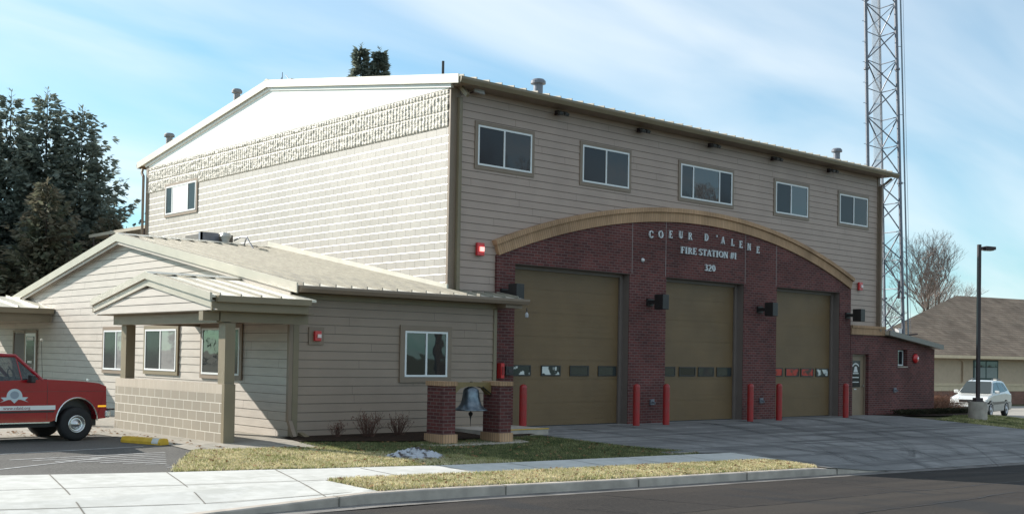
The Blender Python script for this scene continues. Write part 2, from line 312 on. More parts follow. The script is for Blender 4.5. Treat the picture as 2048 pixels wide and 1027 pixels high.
# joints in the walk, parking lines
def strip_line(name,m_,segs,w,dz,hf=H):
    mb=MB()
    for (x0,y0,x1,y1) in segs:
        L=math.hypot(x1-x0,y1-y0); nx,ny=-(y1-y0)/L*w/2,(x1-x0)/L*w/2; k=max(1,int(L/1.0))
        for i in range(k):
            a,b=i/k,(i+1)/k; xa,ya,xb,yb=x0+(x1-x0)*a,y0+(y1-y0)*a,x0+(x1-x0)*b,y0+(y1-y0)*b
            mb.quad(*[(x,y,hf(x,y)+dz) for x,y in ((xa+nx,ya+ny),(xb+nx,yb+ny),(xb-nx,yb-ny),(xa-nx,ya-ny))])
    return struct(mb.build(name,m_))
strip_line('sidewalk_joints',CONJ,[(-22,-5.1,-12.16,-5.84),(-12.16,-5.84,-7.76,-6.9),(-22,-7.1,-12.64,-7.36),(-12.64,-7.36,-7.78,-8.25)]+
  [(x+.9,yi,x,yo) for x,yi,yo in ((-14.6,-3.8,-8.28),(-11.9,-4.35,-8.28),(-10.3,-4.95,-8.28),(-8.6,-5.25,-8.28))]+[(x,-5.85 if x>-4 else -5.7,x-.02,-6.93-.012*(x+8)) for x in (-6.3,-4.7,-3.1,-1.5,.1,1.7)],.022,.009)
strip_line('driveway_joints',CONJ,[(x,.3,x+.6,-8.3) for x in (6.4,9.9,13.3,16.7)]+[(1.5,-3.1,20.3,-3.0),(2.6,-5.9,22.2,-5.9)],.018,.010)
WLP=mat('worn white line paint',(.42,.42,.41),.7,0,0,8,col2=(.20,.20,.20))
strip_line('parking_lines',WLP,[(-12.5,-1.55,-8.05,-.98),(-12.5,-4.0,-9.1,-2.35)]+[(-10.9+.28*i,-2.25-.25*i,-8.15-.12*i,-2.15-.27*i) for i in range(9)]+[(-12.8,.9,-10.9,.9)],.075,.006)

# cracks and tar seams
def cracks(name,segs,m_,w,hf,dz,seed):
    rn=random.Random(seed); mb=MB()
    for (x0,y0,x1,y1) in segs:
        n=max(3,int(math.hypot(x1-x0,y1-y0)/.25)); P=[]
        wob=0
        for i in range(n+1):
            wob=wob*.8+rn.uniform(-.04,.04); t_=i/n; L=math.hypot(x1-x0,y1-y0); P.append((x0+(x1-x0)*t_-(y1-y0)/L*wob,y0+(y1-y0)*t_+(x1-x0)/L*wob))
        for a,b in zip(P[:-1],P[1:]):
            L=math.hypot(b[0]-a[0],b[1]-a[1]); ww=w*rn.uniform(.5,1.4)/2; nx,ny=-(b[1]-a[1])/L*ww,(b[0]-a[0])/L*ww
            mb.quad(*[(x,y,hf(x,y)+dz) for x,y in ((a[0]+nx,a[1]+ny),(b[0]+nx,b[1]+ny),(b[0]-nx,b[1]-ny),(a[0]-nx,a[1]-ny))])
    return struct(mb.build(name,m_))
cracks('road_cracks',[(-9,-11.5,9,-11.2),(-6,-10.2,-4.5,-13.5),(1.5,-9.2,2.4,-14),(-2.5,-12.8,4,-12.4),(6,-9.1,12,-11.5),(-4,-9.2,-3.4,-11.4)],mat('tar crack filler',(.012,.012,.012),.5,0,0),.022,Hroad,.004,5)
cracks('driveway_cracks',[(8,-.8,10.2,-5.5),(14,-1,15.8,-6.2),(3.2,-3.5,7,-4.4),(11,-4.2,17,-5.1)],CONJ,.010,H,.011,9)
# tyre marks: thin worn rubber and grime films on the driveway
def tyremat():
    M=bpy.data.materials.new('tyre grime'); M.use_nodes=True; n=M.node_tree.nodes; l=M.node_tree.links; b=n['Principled BSDF']; b.inputs['Base Color'].default_value=(.035,.035,.037,1); b.inputs['Roughness'].default_value=.7
    t=n.new('ShaderNodeTexCoord'); uv=n.new('ShaderNodeUVMap'); mp=n.new('ShaderNodeMapping'); mp.inputs['Scale'].default_value=(7,.45,1); l.new(uv.outputs[0],mp.inputs[0]); nz=n.new('ShaderNodeTexNoise'); nz.inputs['Scale'].default_value=1.0; nz.inputs['Detail'].default_value=4; l.new(mp.outputs[0],nz.inputs[0])
    sx=n.new('ShaderNodeSeparateXYZ'); l.new(uv.outputs[0],sx.inputs[0]); w=n.new('ShaderNodeMath'); w.operation='SINE'; m1=n.new('ShaderNodeMath'); m1.operation='MULTIPLY'; m1.inputs[1].default_value=math.pi; l.new(sx.outputs[0],m1.inputs[0]); l.new(m1.outputs[0],w.inputs[0])
    mr=n.new('ShaderNodeMapRange'); mr.inputs['From Min'].default_value=.42; mr.inputs['From Max'].default_value=.68; mr.inputs['To Max'].default_value=.40; l.new(nz.outputs[0],mr.inputs[0]); k=n.new('ShaderNodeMath'); k.operation='MULTIPLY'; l.new(mr.outputs[0],k.inputs[0]); l.new(w.outputs[0],k.inputs[1])
    tr=n.new('ShaderNodeBsdfTransparent'); mx=n.new('ShaderNodeMixShader'); l.new(k.outputs[0],mx.inputs[0]); l.new(tr.outputs[0],mx.inputs[1]); l.new(b.outputs[0],mx.inputs[2]); l.new(mx.outputs[0],n['Material Output'].inputs[0]); return M
def tyremarks(name,curves,w,hf,dz):
    V=[];F=[];UV=[]
    for ci,(p0,p1,p2,off) in enumerate(curves):
        n=26; pr=None
        for i in range(n+1):
            t_=i/n; x=(1-t_)**2*p0[0]+2*t_*(1-t_)*p1[0]+t_*t_*p2[0]; y=(1-t_)**2*p0[1]+2*t_*(1-t_)*p1[1]+t_*t_*p2[1]
            dx=2*(1-t_)*(p1[0]-p0[0])+2*t_*(p2[0]-p1[0]); dy=2*(1-t_)*(p1[1]-p0[1])+2*t_*(p2[1]-p1[1]); L=math.hypot(dx,dy); nx,ny=-dy/L,dx/L
            a=(x+nx*(off-w/2),y+ny*(off-w/2)); b_=(x+nx*(off+w/2),y+ny*(off+w/2)); k=len(V)
            z_=dz+.0006*ci
            V+=[(*a,hf(*a)+z_),(*b_,hf(*b_)+z_)]
            if pr is not None: F.append((pr,pr+1,k+1,k)); UV+=[(0,(i-1)*.3+ci*7),(1,(i-1)*.3+ci*7),(1,i*.3+ci*7),(0,i*.3+ci*7)]
            pr=k
    me=bpy.data.meshes.new(name); me.from_pydata(V,[],F); uvl=me.uv_layers.new(name='uv')
    for i,u_ in enumerate(UV): uvl.data[i].uv=u_
    me.materials.append(TYM); o=bpy.data.objects.new(name,me); COL.objects.link(o); return struct(o)
TYM=tyremat(); _c=[]
for (p0,p1,p2) in (((4.3,-.6),(5.2,-4.5),(4.9,-8.3)),((9.8,-.6),(9.6,-4.8),(6.2,-8.3)),((9.8,-.6),(10.0,-5.2),(7.4,-8.3)),((15.1,-.6),(14.4,-5.4),(9.0,-8.3)),((4.3,-.6),(5.6,-5),(9.5,-8.3)),((9.8,-.6),(10.4,-5.2),(16.5,-8.2)),((15.1,-.6),(15.4,-5.4),(21.0,-8.0)),((15.1,-.6),(14.9,-5.4),(11.5,-8.3))):
    for off in (-1.0,1.0): _c.append((p0,p1,p2,off))
tyremarks('tyre_marks',_c,.52,H,.012)
# ------------------------------------------------------------------ siding
def siding(mb,X0,X1,zb,zt,left=None,right=None,holes=(),lap=.185,lip=.016,orient='F',pos=0.0):
    """courses of lap siding. orient F: plane y=pos, u=x. L: plane x=pos, u=y (outside is -x). left/right: functions z->u limits."""
    z=zb
    while z<zt-1e-4:
        z2=min(z+lap,zt)
        def lims(zz): return (left(zz) if left else X0),(right(zz) if right else X1)
        a0,b0=lims(z); a1,b1=lims(z2)
        if b0-a0<.02: z=z2; continue
        if b1<a1: a1=b1=(a1+b1)/2
        ints=[(a0,b0,a1,b1)]
        for (ha,hb,hz0,hz1) in holes:
            if z2>hz0+.02 and z<hz1-.02:
                new=[]
                for (p0,q0,p1,q1) in ints:
                    if ha>p0 and ha<q0: new.append((p0,ha,p1,min(ha,q1)))
                    if hb>p0 and hb<q0: new.append((hb,q0,max(hb,p1),q1))
                    if not((ha>p0 and ha<q0) or (hb>p0 and hb<q0)) and (q0<=ha or p0>=hb): new.append((p0,q0,p1,q1))
                ints=new
        for (p0,q0,p1,q1) in ints:
            def V(uu,d,zz): return (uu,pos-d,zz) if orient=='F' else (pos-d,uu,zz)
            mb.quad(V(p0,lip,z),V(q0,lip,z),V(q1,.003,z2),V(p1,.003,z2))
            mb.quad(V(p0,0,z),V(q0,0,z),V(q0,lip,z),V(p0,lip,z))
            # dark strip under each lap, its shadow line put in as colour
            if z>zb+.01:
                mb.cur=1; mb.quad(V(p0,lip*.55,z-.009),V(q0,lip*.55,z-.009),V(q0,lip*.55,z),V(p0,lip*.55,z)); mb.cur=0
        z=z2
    rj=random.Random(int((zt+X0)*10)); z=zb; mb.cur=1
    while z<zt-.2:
        for (ha,hb) in ((X0,X1),):
            u_=ha+rj.uniform(.5,4)
            while u_<hb-.3:
                if (not left or left(z+lap)<u_) and (not right or right(z+lap)>u_) and not any(h_[0]-.15<u_<h_[1]+.15 and h_[2]-.2<z<h_[3]+.1 for h_ in holes):
                    V=(lambda uu,d,zz:(uu,pos-d,zz)) if orient=='F' else (lambda uu,d,zz:(pos-d,uu,zz))
                    mb.quad(V(u_,lip+.001,z+.002),V(u_+.006,lip+.001,z+.002),V(u_+.006,.0045,z+lap-.01),V(u_,.0045,z+lap-.01))
                u_+=3.66
        z+=lap
    mb.cur=0
    return mb
def T(orient,pos):
    if orient=='F': return lambda a,d,z:(a,pos-d,z)     # a=x, d=outward
    return lambda a,d,z:(pos-d,a,z)                      # a=y
def bx(mb,t,a0,a1,d0,d1,z0,z1):
    p=t(a0,d0,z0); q=t(a1,d1,z1); mb.box(min(p[0],q[0]),max(p[0],q[0]),min(p[1],q[1]),max(p[1],q[1]),z0,z1)
def window(parent,orient,pos,a0,a1,z0,z1,mull=(.5,),trimw=.10,glasses=None,trim=True,tm=None,proud=0.0,label=None):
    """a0..a1 outer edge of the white frame."""
    t=T(orient,pos); fr=.045
    w=MB()
    bx(w,t,a0,a1,0,.045+proud,z1-fr,z1); bx(w,t,a0,a1,0,.05+proud,z0,z0+fr); bx(w,t,a0,a0+fr,0,.044+proud,z0+fr,z1-fr); bx(w,t,a1-fr,a1,0,.044+proud,z0+fr,z1-fr)
    cuts=[a0+fr]+[a0+(a1-a0)*k for k in mull]+[a1-fr]
    for k in cuts[1:-1]: bx(w,t,k-.024,k+.024,0,.043+proud,z0+fr,z1-fr)
    wo=w.build('window',WHF,parent,label=label)
    for i in range(len(cuts)-1):
        g=MB(); bx(g,t,cuts[i]+(.0245 if i else .001),cuts[i+1]-(.0245 if i<len(cuts)-2 else .001),0,.026+proud+.004*(i%2),z0+fr+.001,z1-fr-.001)
        gm=(glasses[i] if glasses else (GLP if i==0 else GLS)); g.build('pane',gm,wo)
    if trim:
        q=MB(); T_=trimw
        bx(q,t,a0-T_,a1+T_,0,.036+proud,z1+.001,z1+T_); bx(q,t,a0-T_,a1+T_,0,.036+proud,z0-T_,z0-.001); bx(q,t,a0-T_,a0-.001,0,.035+proud,z0-.0005,z1+.0005); bx(q,t,a1+.001,a1+T_,0,.035+proud,z0-.0005,z1+.0005)
        q.build('trim',tm or TRIM,wo)
    return wo

# ================================================================== MAIN STATION
ST=thing('fire_station','tall two storey fire station with brick arch and three brown garage doors','building',(0,0,0))
# solid core
c=MB(); c.prism([(.10,-.4),(.10,8.33),(8.95,9.80),(17.62,8.33),(17.62,-.4)],'x',1.45,19.44)
# the core leaves the bay openings free: front slab pieces instead of one block in front of doors
c=MB()
c.prism([(.55,-.4),(.55,8.38),(8.95,9.80),(17.58,8.33),(17.58,-.4)],'x',.03,19.43)
c.box(.03,19.43,.10,.55,4.25,8.38)
c.box(.03,2.10,.10,.55,-.4,4.25); c.box(6.47,7.92,.10,.55,-.4,4.25); c.box(11.66,13.26,.10,.55,-.4,4.25); c.box(16.95,17.66,.10,.55,-.4,4.25); c.box(18.76,19.43,.10,.55,-.4,4.25)
c.box(17.66,18.76,.10,.55,2.2,4.25)
c.build('wall',SID,ST)
mb=MB(); holes=[(a,b,6.55,7.62) for a,b in ((.87,2.68),(4.54,6.37),(8.6,11.01),(13.26,15.02),(16.9,18.63))]
siding(mb,.16,19.40,2.9,8.42,orient='F',pos=.08,holes=[(2.0,16.95,2.0,4.6)])
mb.build('front_siding',[SID,SGAP],ST)
tr=MB(); tr.box(.12,.30,.045,.08,3.1,8.40); tr.box(-.012,.12,.05,.13,2.9,8.40); tr.build('corner_trim',TRIM,ST); MB().box(19.30,19.455,.045,.55,2.9,8.42).build('corner_trim',TRIM,ST)
# downspout on the left front corner
d=MB(); d.box(.19,.29,-.05,.04,3.42,8.15); d.obox((.22,-.17,8.28),(.04,0,0),(0,.15,.13),(0,-.03,.035)); d.build('downspout',TRIMO,ST,label='tan downspout at the front left corner')
d=MB(); d.box(19.36,19.45,-.07,.04,2.95,8.10); d.path([(19.41,-.03,8.1),(19.55,-.1,8.2),(19.7,-.25,8.38)],.045); d.build('downspout',TRIM,ST,label='brown downspout at the right corner')
for (a,b),ml,gl in zip(((.87,2.68),(4.54,6.37),(8.6,11.01),(13.26,15.02),(16.9,18.63)),((.48,),(.5,),(.235,.745),(.47,),(.5,)),([GLP,GLT],[GLP,GLT],[GLT,GLS,GLP],[GLP,GLS],[GLP,GLT])):
    window(ST,'F',.08,a,b,6.58,7.58,ml,glasses=gl,trimw=.095)
# roof
EY,EZ,RY,RZ=-.35,8.56,8.95,9.99
def roofz(y): return EZ+(RZ-EZ)*(y-EY)/(RY-EY) if y<=RY else EZ+(RZ-EZ)*(2*RY-EY-y)/(RY-EY)
BY=2*RY-EY
q=MB(); t=.06
q.prism([(EY,EZ),(RY,RZ),(BY,EZ),(BY,EZ-t),(RY,RZ-t),(EY,EZ-t)],'x',-.10,19.75)
x=.05
while x<19.8:
    q.cur=1
    for (y0,y1) in ((EY-.02,RY),(RY,BY+.02)):
        z0,z1=roofz(max(y0,EY)),roofz(min(y1,BY))
        q.prism([(y0,z0-.0),(y0,z0+.07),(y1,z1+.07),(y1,z1)],'x',x-.012,x+.012)
    x+=.406
RF=q.build('roof',[METR,RIBM],ST)
q=MB(); q.prism([(RY-.16,RZ+.03),(RY,RZ+.085),(RY+.16,RZ+.03)],'x',-.14,19.8); q.build('ridge_cap',METE,RF)
# eave gutter
q=MB(); q.prism([(EY-.13,EZ-.01),(EY-.01,EZ-.012),(EY-.01,EZ-.16),(EY-.09,EZ-.16),(EY-.13,EZ-.07)],'x',-.11,19.85); q.build('gutter',TRIMO,ST,label='gutter along the front eave')
q=MB(); q.prism([(BY+.13,EZ-.01),(BY+.01,EZ-.012),(BY+.01,EZ-.16),(BY+.09,EZ-.16),(BY+.13,EZ-.07)],'x',-.11,19.85); q.build('gutter',TRIMO,ST,label='gutter along the rear eave')
q=MB(); q.box(.0,19.5,EY,.06,8.40,8.43); q.build('soffit',TRIM,ST)
# rake fascia on the left gable
q=MB()
for (ya,yb) in ((EY-.03,RY),(RY,BY+.03)):
    za,zb=roofz(max(ya,EY)),roofz(min(yb,BY)); q.prism([(ya,za+.05),(yb,zb+.05),(yb,zb-.17),(ya,za-.17)],'x',-.135,-.103)
q.build('rake_fascia',METR,ST)
q=MB()
for (ya,yb) in ((.0,RY),(RY,17.7)):
    q.prism([(ya,roofz(ya)-.061),(yb,roofz(yb)-.061),(yb,roofz(yb)-.26),(ya,roofz(ya)-.26)],'x',-.06,.03)
q.build('rake_trim',SMTH,ST)
# left block wall
q=MB(); q.box(-.0,.05,.131,17.6,-.1,7.41); q.build('block_wall',BLK,ST,label='painted block side wall')
q=MB()
z=.61
while z<7.39: q.quad((-.0015,.131,z-.010),(-.0015,17.6,z-.010),(-.006,17.6,z-.006),(-.006,.131,z-.006)); q.quad((-.006,.131,z-.006),(-.006,17.6,z-.006),(-.0015,17.6,z+.010),(-.0015,.131,z+.010)); z+=.2
q.build('bed_joints',mat('bed joint lightened for glancing sun',(.66,.63,.57),.35,0,.04,3),ST)  # joints coloured paler to imitate sunlight glancing along the wall
# split face band : real relief with flutes
random.seed(3)
q=MB(); ny,nz=560,26; y0,y1,z0,z1=.135,17.58,7.412,8.36
import mathutils
grid=[]
for j in range(nz+1):
    row=[]
    for i in range(ny+1):
        y=y0+(y1-y0)*i/ny; z=z0+(z1-z0)*j/nz
        fl=.5+.5*math.sin(2*math.pi*y/.135); course=(z-z0)/.2; cj=abs(course-round(course))
        nval=mathutils.noise.noise(Vector((y*5,z*9,0)))+.6*mathutils.noise.noise(Vector((y*14,z*22,3)))
        dd=.012+.019*fl+.013*nval
        if cj<.07: dd*=.4
        if j==0 or j==nz: dd=.0
        row.append((-.004-max(0,dd),y,z))
    grid.append(row)
for j in range(nz):
    for i in range(ny): q.quad(grid[j][i],grid[j][i+1],grid[j+1][i+1],grid[j+1][i])
q.build('split_face_band',SPLT,ST)
q=MB(); q.prism([(.12,8.36),(.12,8.40),(RY,RZ-.26),(17.6,8.40),(17.6,8.36)],'x',-.018,.03); q.build('gable_panel',SMTH,ST)
q=MB(); q.box(-.03,.06,17.5,17.68,-.1,8.4); q.path([(-.05,17.95,8.35),(-.1,17.9,8.2),(-.1,17.75,8.05),(-.1,17.75,4)],.05); q.build('rear_downspout',TRIM,ST)
window(ST,'L',0.0,13.69,16.0,6.53,7.50,(.26,.78),trimw=.09,glasses=[GLP,mat('pane with glare painted white',(.78,.78,.76),.25,0,.03),GLP],tm=TRIM)  # middle pane coloured white to imitate the sun glare on it
# balcony behind
b=MB(); b.box(.3,1.6,17.75,23.8,6.28,6.40); b.cur=0; b.build('rear_landing',METE,ST)
b=MB(); [b.tube((.35,y,5.2),(.35,y,6.28),.03) for y in (18.6,20.2,21.8,23.4)]; b.tube((.35,17.8,6.02),(.35,23.7,6.02),.025); b.tube((.9,23.5,-.1),(.9,23.5,6.28),.07);b.tube((.9,18.2,-.1),(.9,18.2,6.28),.07); b.build('landing_frame',DRKM,ST)
# brick facade with openings and arch
AC=(9.52,6.25-22.6); AR=22.6
def archz(x,rad): return AC[1]+math.sqrt(max(0,rad*rad-(x-AC[0])**2))
OPS=[(2.14,6.42),(7.97,11.61),(13.31,16.90)]
def brickwall(x0,x1,top,holes,y0,y1,zb=-.4,nx=None):
    mb=MB(); br=sorted(set([x0,x1]+[h for o in holes for h in o[:2]]+([x0+(x1-x0)*i/nx for i in range(nx)] if nx else [])))
    for a,b in zip(br[:-1],br[1:]):
        m_=(a+b)/2; iv=[(zb,None)]
        segs=[]; cur=zb
        for (ha,hb,hz0,hz1) in sorted([h for h in holes if h[0]<=m_<=h[1]],key=lambda h:h[2]):
            if hz0>cur: segs.append((cur,hz0,cur,hz0))
            cur=hz1
        segs.append((cur,top(a),cur,top(b)))
        for (l0,h0,l1,h1) in segs: mb.quad((a,y0,l0),(b,y0,l1),(b,y0,h1),(a,y0,h0))
        mb.quad((a,y0,top(a)),(b,y0,top(b)),(b,y1,top(b)),(a,y1,top(a)))
    for (ha,hb,hz0,hz1) in holes:
        mb.quad((ha,y0,hz0),(ha,y1,hz0),(ha,y1,hz1),(ha,y0,hz1)); mb.quad((hb,y0,hz0),(hb,y1,hz0),(hb,y1,hz1),(hb,y0,hz1))
        mb.quad((ha,y0,hz1),(hb,y0,hz1),(hb,y1,hz1),(ha,y1,hz1))
        if hz0>zb: mb.quad((ha,y0,hz0),(hb,y0,hz0),(hb,y1,hz0),(ha,y1,hz0))
    mb.quad((x0,y0,zb),(x0,y1,zb),(x0,y1,top(x0)),(x0,y0,top(x0))); mb.quad((x1,y0,zb),(x1,y1,zb),(x1,y1,top(x1)),(x1,y0,top(x1)))
    return mb
BF=brickwall(1.52,17.58,lambda x:archz(x,AR-.38),[(a,b,-.4,4.2) for a,b in OPS],0,.10,nx=48).build('brick_front',BRK,ST,recalc=False)
for x in (6.51,7.93,11.66,13.27): MB().box(x-.009,x+.009,-.003,.0,4.22,archz(x,AR-.38)-.01).build('control_joint',mat('pale mortar joint',(.27,.24,.23),.8,0,0),BF)
# arch band of yellow soldier bricks, set proud, with a thin projecting outer course
def archband(r0,r1,yf,yb,xa,xb,n=90):
    mb=MB(); a0=math.asin((xa-AC[0])/r1); a1=math.asin((xb-AC[0])/r1)
    for i in range(n):
        t0=a0+(a1-a0)*i/n; t1=a0+(a1-a0)*(i+1)/n
        P=lambda rr,t_:(AC[0]+rr*math.sin(t_),AC[1]+rr*math.cos(t_))
        A,B,C_,D=P(r0,t0),P(r0,t1),P(r1,t1),P(r1,t0)
        mb.quad((A[0],yf,A[1]),(B[0],yf,B[1]),(C_[0],yf,C_[1]),(D[0],yf,D[1]))
        mb.quad((D[0],yf,D[1]),(C_[0],yf,C_[1]),(C_[0],yb,C_[1]),(D[0],yb,D[1])); mb.quad((A[0],yf,A[1]),(B[0],yf,B[1]),(B[0],yb,B[1]),(A[0],yb,A[1]))
        if i==0: mb.quad((A[0],yf,A[1]),(D[0],yf,D[1]),(D[0],yb,D[1]),(A[0],yb,A[1]))
        if i==n-1: mb.quad((B[0],yf,B[1]),(C_[0],yf,C_[1]),(C_[0],yb,C_[1]),(B[0],yb,B[1]))
    return mb
def archmat():
    M=BRKB.copy(); M.name='arch soldier brick'; n=M.node_tree.nodes; l=M.node_tree.links
    bt=[k for k in n if k.type=='TEX_BRICK'][0]; t=[k for k in n if k.type=='TEX_COORD'][0]; sp=n.new('ShaderNodeSeparateXYZ'); l.new(t.outputs['Object'],sp.inputs[0])
    sx=n.new('ShaderNodeMath'); sx.operation='SUBTRACT'; sx.inputs[1].default_value=AC[0]; l.new(sp.outputs[0],sx.inputs[0])
    sz=n.new('ShaderNodeMath'); sz.operation='SUBTRACT'; sz.inputs[1].default_value=AC[1]; l.new(sp.outputs[2],sz.inputs[0])
    at=n.new('ShaderNodeMath'); at.operation='ARCTAN2'; l.new(sx.outputs[0],at.inputs[0]); l.new(sz.outputs[0],at.inputs[1])
    ml=n.new('ShaderNodeMath'); ml.operation='MULTIPLY'; ml.inputs[1].default_value=AR; l.new(at.outputs[0],ml.inputs[0])
    cx=n.new('ShaderNodeCombineXYZ'); cx.inputs[0].default_value=.1; l.new(ml.outputs[0],cx.inputs[1]); l.new(cx.outputs[0],bt.inputs[0]); return M
AM=archmat()
AB=archband(AR-.40,AR-.125,-.045,.09,1.47,17.62).build('arch_band',AM,ST,recalc=True)
archband(AR-.123,AR,-.10,.09,1.40,17.68).build('arch_cap_course',AM,AB)
# garage doors
WX=[[(2.36,2.97),(3.41,4.05),(4.47,5.12),(5.56,6.22)],[(8.10,8.73),(8.98,9.66),(9.86,10.53),(10.74,11.39)],[(13.42,14.06),(14.30,14.97),(15.15,15.80),(16.02,16.68)]]
WG=mat('lit lobby through garage pane',(.25,.26,.25),.3,0,.5,6)
RDG=mat('garage pane with red truck behind',(.05,.03,.03),.1,0,0,3.5,col2=(.42,.035,.03)); _r=[k for k in RDG.node_tree.nodes if k.type=='VALTORGB'][0].color_ramp; _r.elements[0].position=.40; _r.elements[1].position=.50; GGD=glassmat('garage pane dark',(.035,.045,.045),1.7)
GGL=mat('garage pane with painted reflections',(.03,.04,.04),.1,0,0,4.5,col2=(.62,.66,.64)); _r=[k for k in GGL.node_tree.nodes if k.type=='VALTORGB'][0].color_ramp; _r.elements[0].position=.50; _r.elements[1].position=.56  # white blotches are reflections painted into the pane colour
names=['widest left garage door beside the low wing','middle garage door under the station lettering','right garage door nearest the entrance door']
for k,(a,b) in enumerate(OPS):
    z=0.0; g=MB(); h_=4.35/7
    zs=[0,.62,1.24,1.74,2.36,2.98,3.60,4.30]
    for z0,z1 in zip(zs[:-1],zs[1:]):
        g.box(a-.05,b+.05,.318,.36,z0+.008,z1-.004)
        n=max(1,int((z1-z0)/.155))
        for i in range(n):
            zz=z0+.03+(z1-z0-.05)*i/n; g.box(a-.05,b+.05,.3145,.318,zz,zz+(z1-z0-.05)/n-.016)
    g.box(a-.05,b+.05,.324,.35,0.0,4.3)
    gd=g.build('garage_door',GDR,ST,label=names[k])
    for i,(wa,wb) in enumerate(WX[k]):
        w=MB(); w.box(wa-.035,wb+.035,.290,.3115,1.335,1.365); w.box(wa-.035,wb+.035,.290,.3115,1.585,1.615); w.box(wa-.035,wa,.290,.3115,1.365,1.585); w.box(wb,wb+.035,.290,.3115,1.365,1.585)
        wo=w.build('door_window',BLKM,gd)
        gm=[[GGL,GGL,GGD,GGD],[GGD,GLS,GGD,GGD],[RDG,RDG,RDG,GGL]][k][i]
        MB().box(wa+.001,wb-.001,.300,.311,1.366,1.584).build('pane',gm,wo)
    jb=MB(); jb.box(b-.004,b+.05,.02,.31,-.1,4.2); jb.box(a-.05,a+.004,.02,.31,-.1,4.2); jb.box(a+.005,b-.005,.02,.31,4.19,4.25); jb.box(b-.12,b-.004,.25,.311,-.02,4.19);jb.box(a+.004,a+.06,.25,.311,-.02,4.19); jb.box(a+.06,b-.12,.262,.311,4.10,4.19)
    jb.build('door_jamb',JMB,gd)
    MB().box(a+.05,b-.12,.300,.317,-.02,.03).build('bottom_seal',BLKM,gd)
# lettering -----------------------------------------------------------
def glyph(ch):
    """strokes in a 1-high box: list of polygons (x,z); serif roman"""
    P=[];W_=.7
    def bar(x0,z0,x1,z1): P.append([(x0,z0),(x1,z0),(x1,z1),(x0,z1)])
    def dia(xa,za,xb,zb,w): P.append([(xa-w/2,za),(xa+w/2,za),(xb+w/2,zb),(xb-w/2,zb)])
    def ser(x,z,w=.26): bar(x-w/2,z-.0 if z<.5 else z-.05,x+w/2,z+.05 if z<.5 else z)
    def arc(cx,cz,rx,rz,t0,t1,wmax,wmin,n=14):
        for i in range(n):
            a=R(t0+(t1-t0)*i/n); b=R(t0+(t1-t0)*(i+1)/n)
            wa=wmin+(wmax-wmin)*abs(math.cos(a)); wb=wmin+(wmax-wmin)*abs(math.cos(b))
            P.append([(cx+rx*math.cos(a),cz+rz*math.sin(a)),(cx+rx*math.cos(b),cz+rz*math.sin(b)),(cx+(rx-wb)*math.cos(b),cz+(rz-wb)*math.sin(b)),(cx+(rx-wa)*math.cos(a),cz+(rz-wa)*math.sin(a))])
    T_=.15; t_=.075
    if ch=='C': arc(.36,.5,.36,.5,42,318,T_,t_); bar(.60,.66,.65,.92); bar(.60,.08,.65,.30); W_=.66
    elif ch in 'O0':
        w=.40 if ch=='O' else .26; arc(w,.5,w,.5,0,360,T_,t_,22); W_=2*w
    elif ch in 'EFL':
        bar(.10,0,.10+T_,1); bar(0,0,.34,.05); bar(0,.95,.3,1)
        if ch!='F': bar(.2,0,.6,t_); bar(.56,0,.61,.26)
        if ch!='L': bar(.2,1-t_,.56,1); bar(.52,.78,.57,1); bar(.2,.48,.44,.48+t_); bar(.42,.40,.46,.64)
        W_=.62
    elif ch=='U': bar(.10,.3,.10+T_,1); bar(.54,.3,.61,1); arc(.355,.3,.255,.3,180,360,T_,t_); ser(.17,1,.3); ser(.57,1,.26); W_=.72
    elif ch=='R': bar(.10,0,.10+T_,1); ser(.17,0,.34); bar(0,.95,.3,1); arc(.3,.74,.28,.26,-90,90,T_,t_); bar(.2,1-t_,.32,1); bar(.2,.48,.32,.48+t_); dia(.62,0,.36,.5,.15); ser(.66,0,.2); W_=.74
    elif ch=='D': bar(.10,0,.10+T_,1); arc(.26,.5,.44,.5,-90,90,T_,t_); bar(0,.95,.3,1); bar(0,0,.3,.05); bar(.2,0,.28,t_); bar(.2,1-t_,.28,1); W_=.72
    elif ch=="'": P.append([(.02,1),(.16,1),(.12,.72),(.05,.72)]); W_=.18
    elif ch=='A': dia(.10,0,.36,1,.07); dia(.60,0,.35,1,.15); bar(.2,.3,.5,.3+t_); ser(.09,0,.24); ser(.61,0,.28); W_=.72
    elif ch=='N': bar(.10,0,.17,1); bar(.58,0,.65,1); dia(.60,0,.14,1,.16); ser(.13,0,.24); ser(.62,1,.24); bar(0,.95,.16,1); W_=.76
    elif ch=='I': bar(.10,0,.10+T_,1); ser(.175,0,.34); ser(.175,1,.34); W_=.36
    elif ch=='1': bar(.12,0,.12+T_,1); ser(.19,0,.34); P.append([(.12,1),(.12,.9),(0,.84),(0,.9)]); W_=.36
    elif ch=='T': bar(.27,0,.27+T_,1); bar(0,1-t_,.68,1); bar(0,.76,.05,1); bar(.63,.76,.68,1); ser(.345,0,.3); W_=.68
    elif ch=='S': arc(.27,.74,.25,.26,50,270,T_,t_); arc(.27,.26,.25,.285,-130,90,T_,t_); bar(.42,.72,.47,.96); bar(.05,.04,.10,.28); W_=.54
    elif ch=='#': dia(.14,0,.26,1,.08); dia(.40,0,.52,1,.08); bar(0,.30,.62,.39); bar(.04,.61,.66,.70); W_=.66
    elif ch=='3': arc(.25,.74,.22,.26,-90,140,T_,t_); arc(.25,.27,.25,.27,-140,90,T_,t_); W_=.52
    elif ch=='2': arc(.25,.70,.24,.30,-20,160,T_,t_); P.append([(.36,.66),(.48,.60),(.16,.08),(0,0)]); bar(0,0,.5,.10); W_=.54
    return P,W_
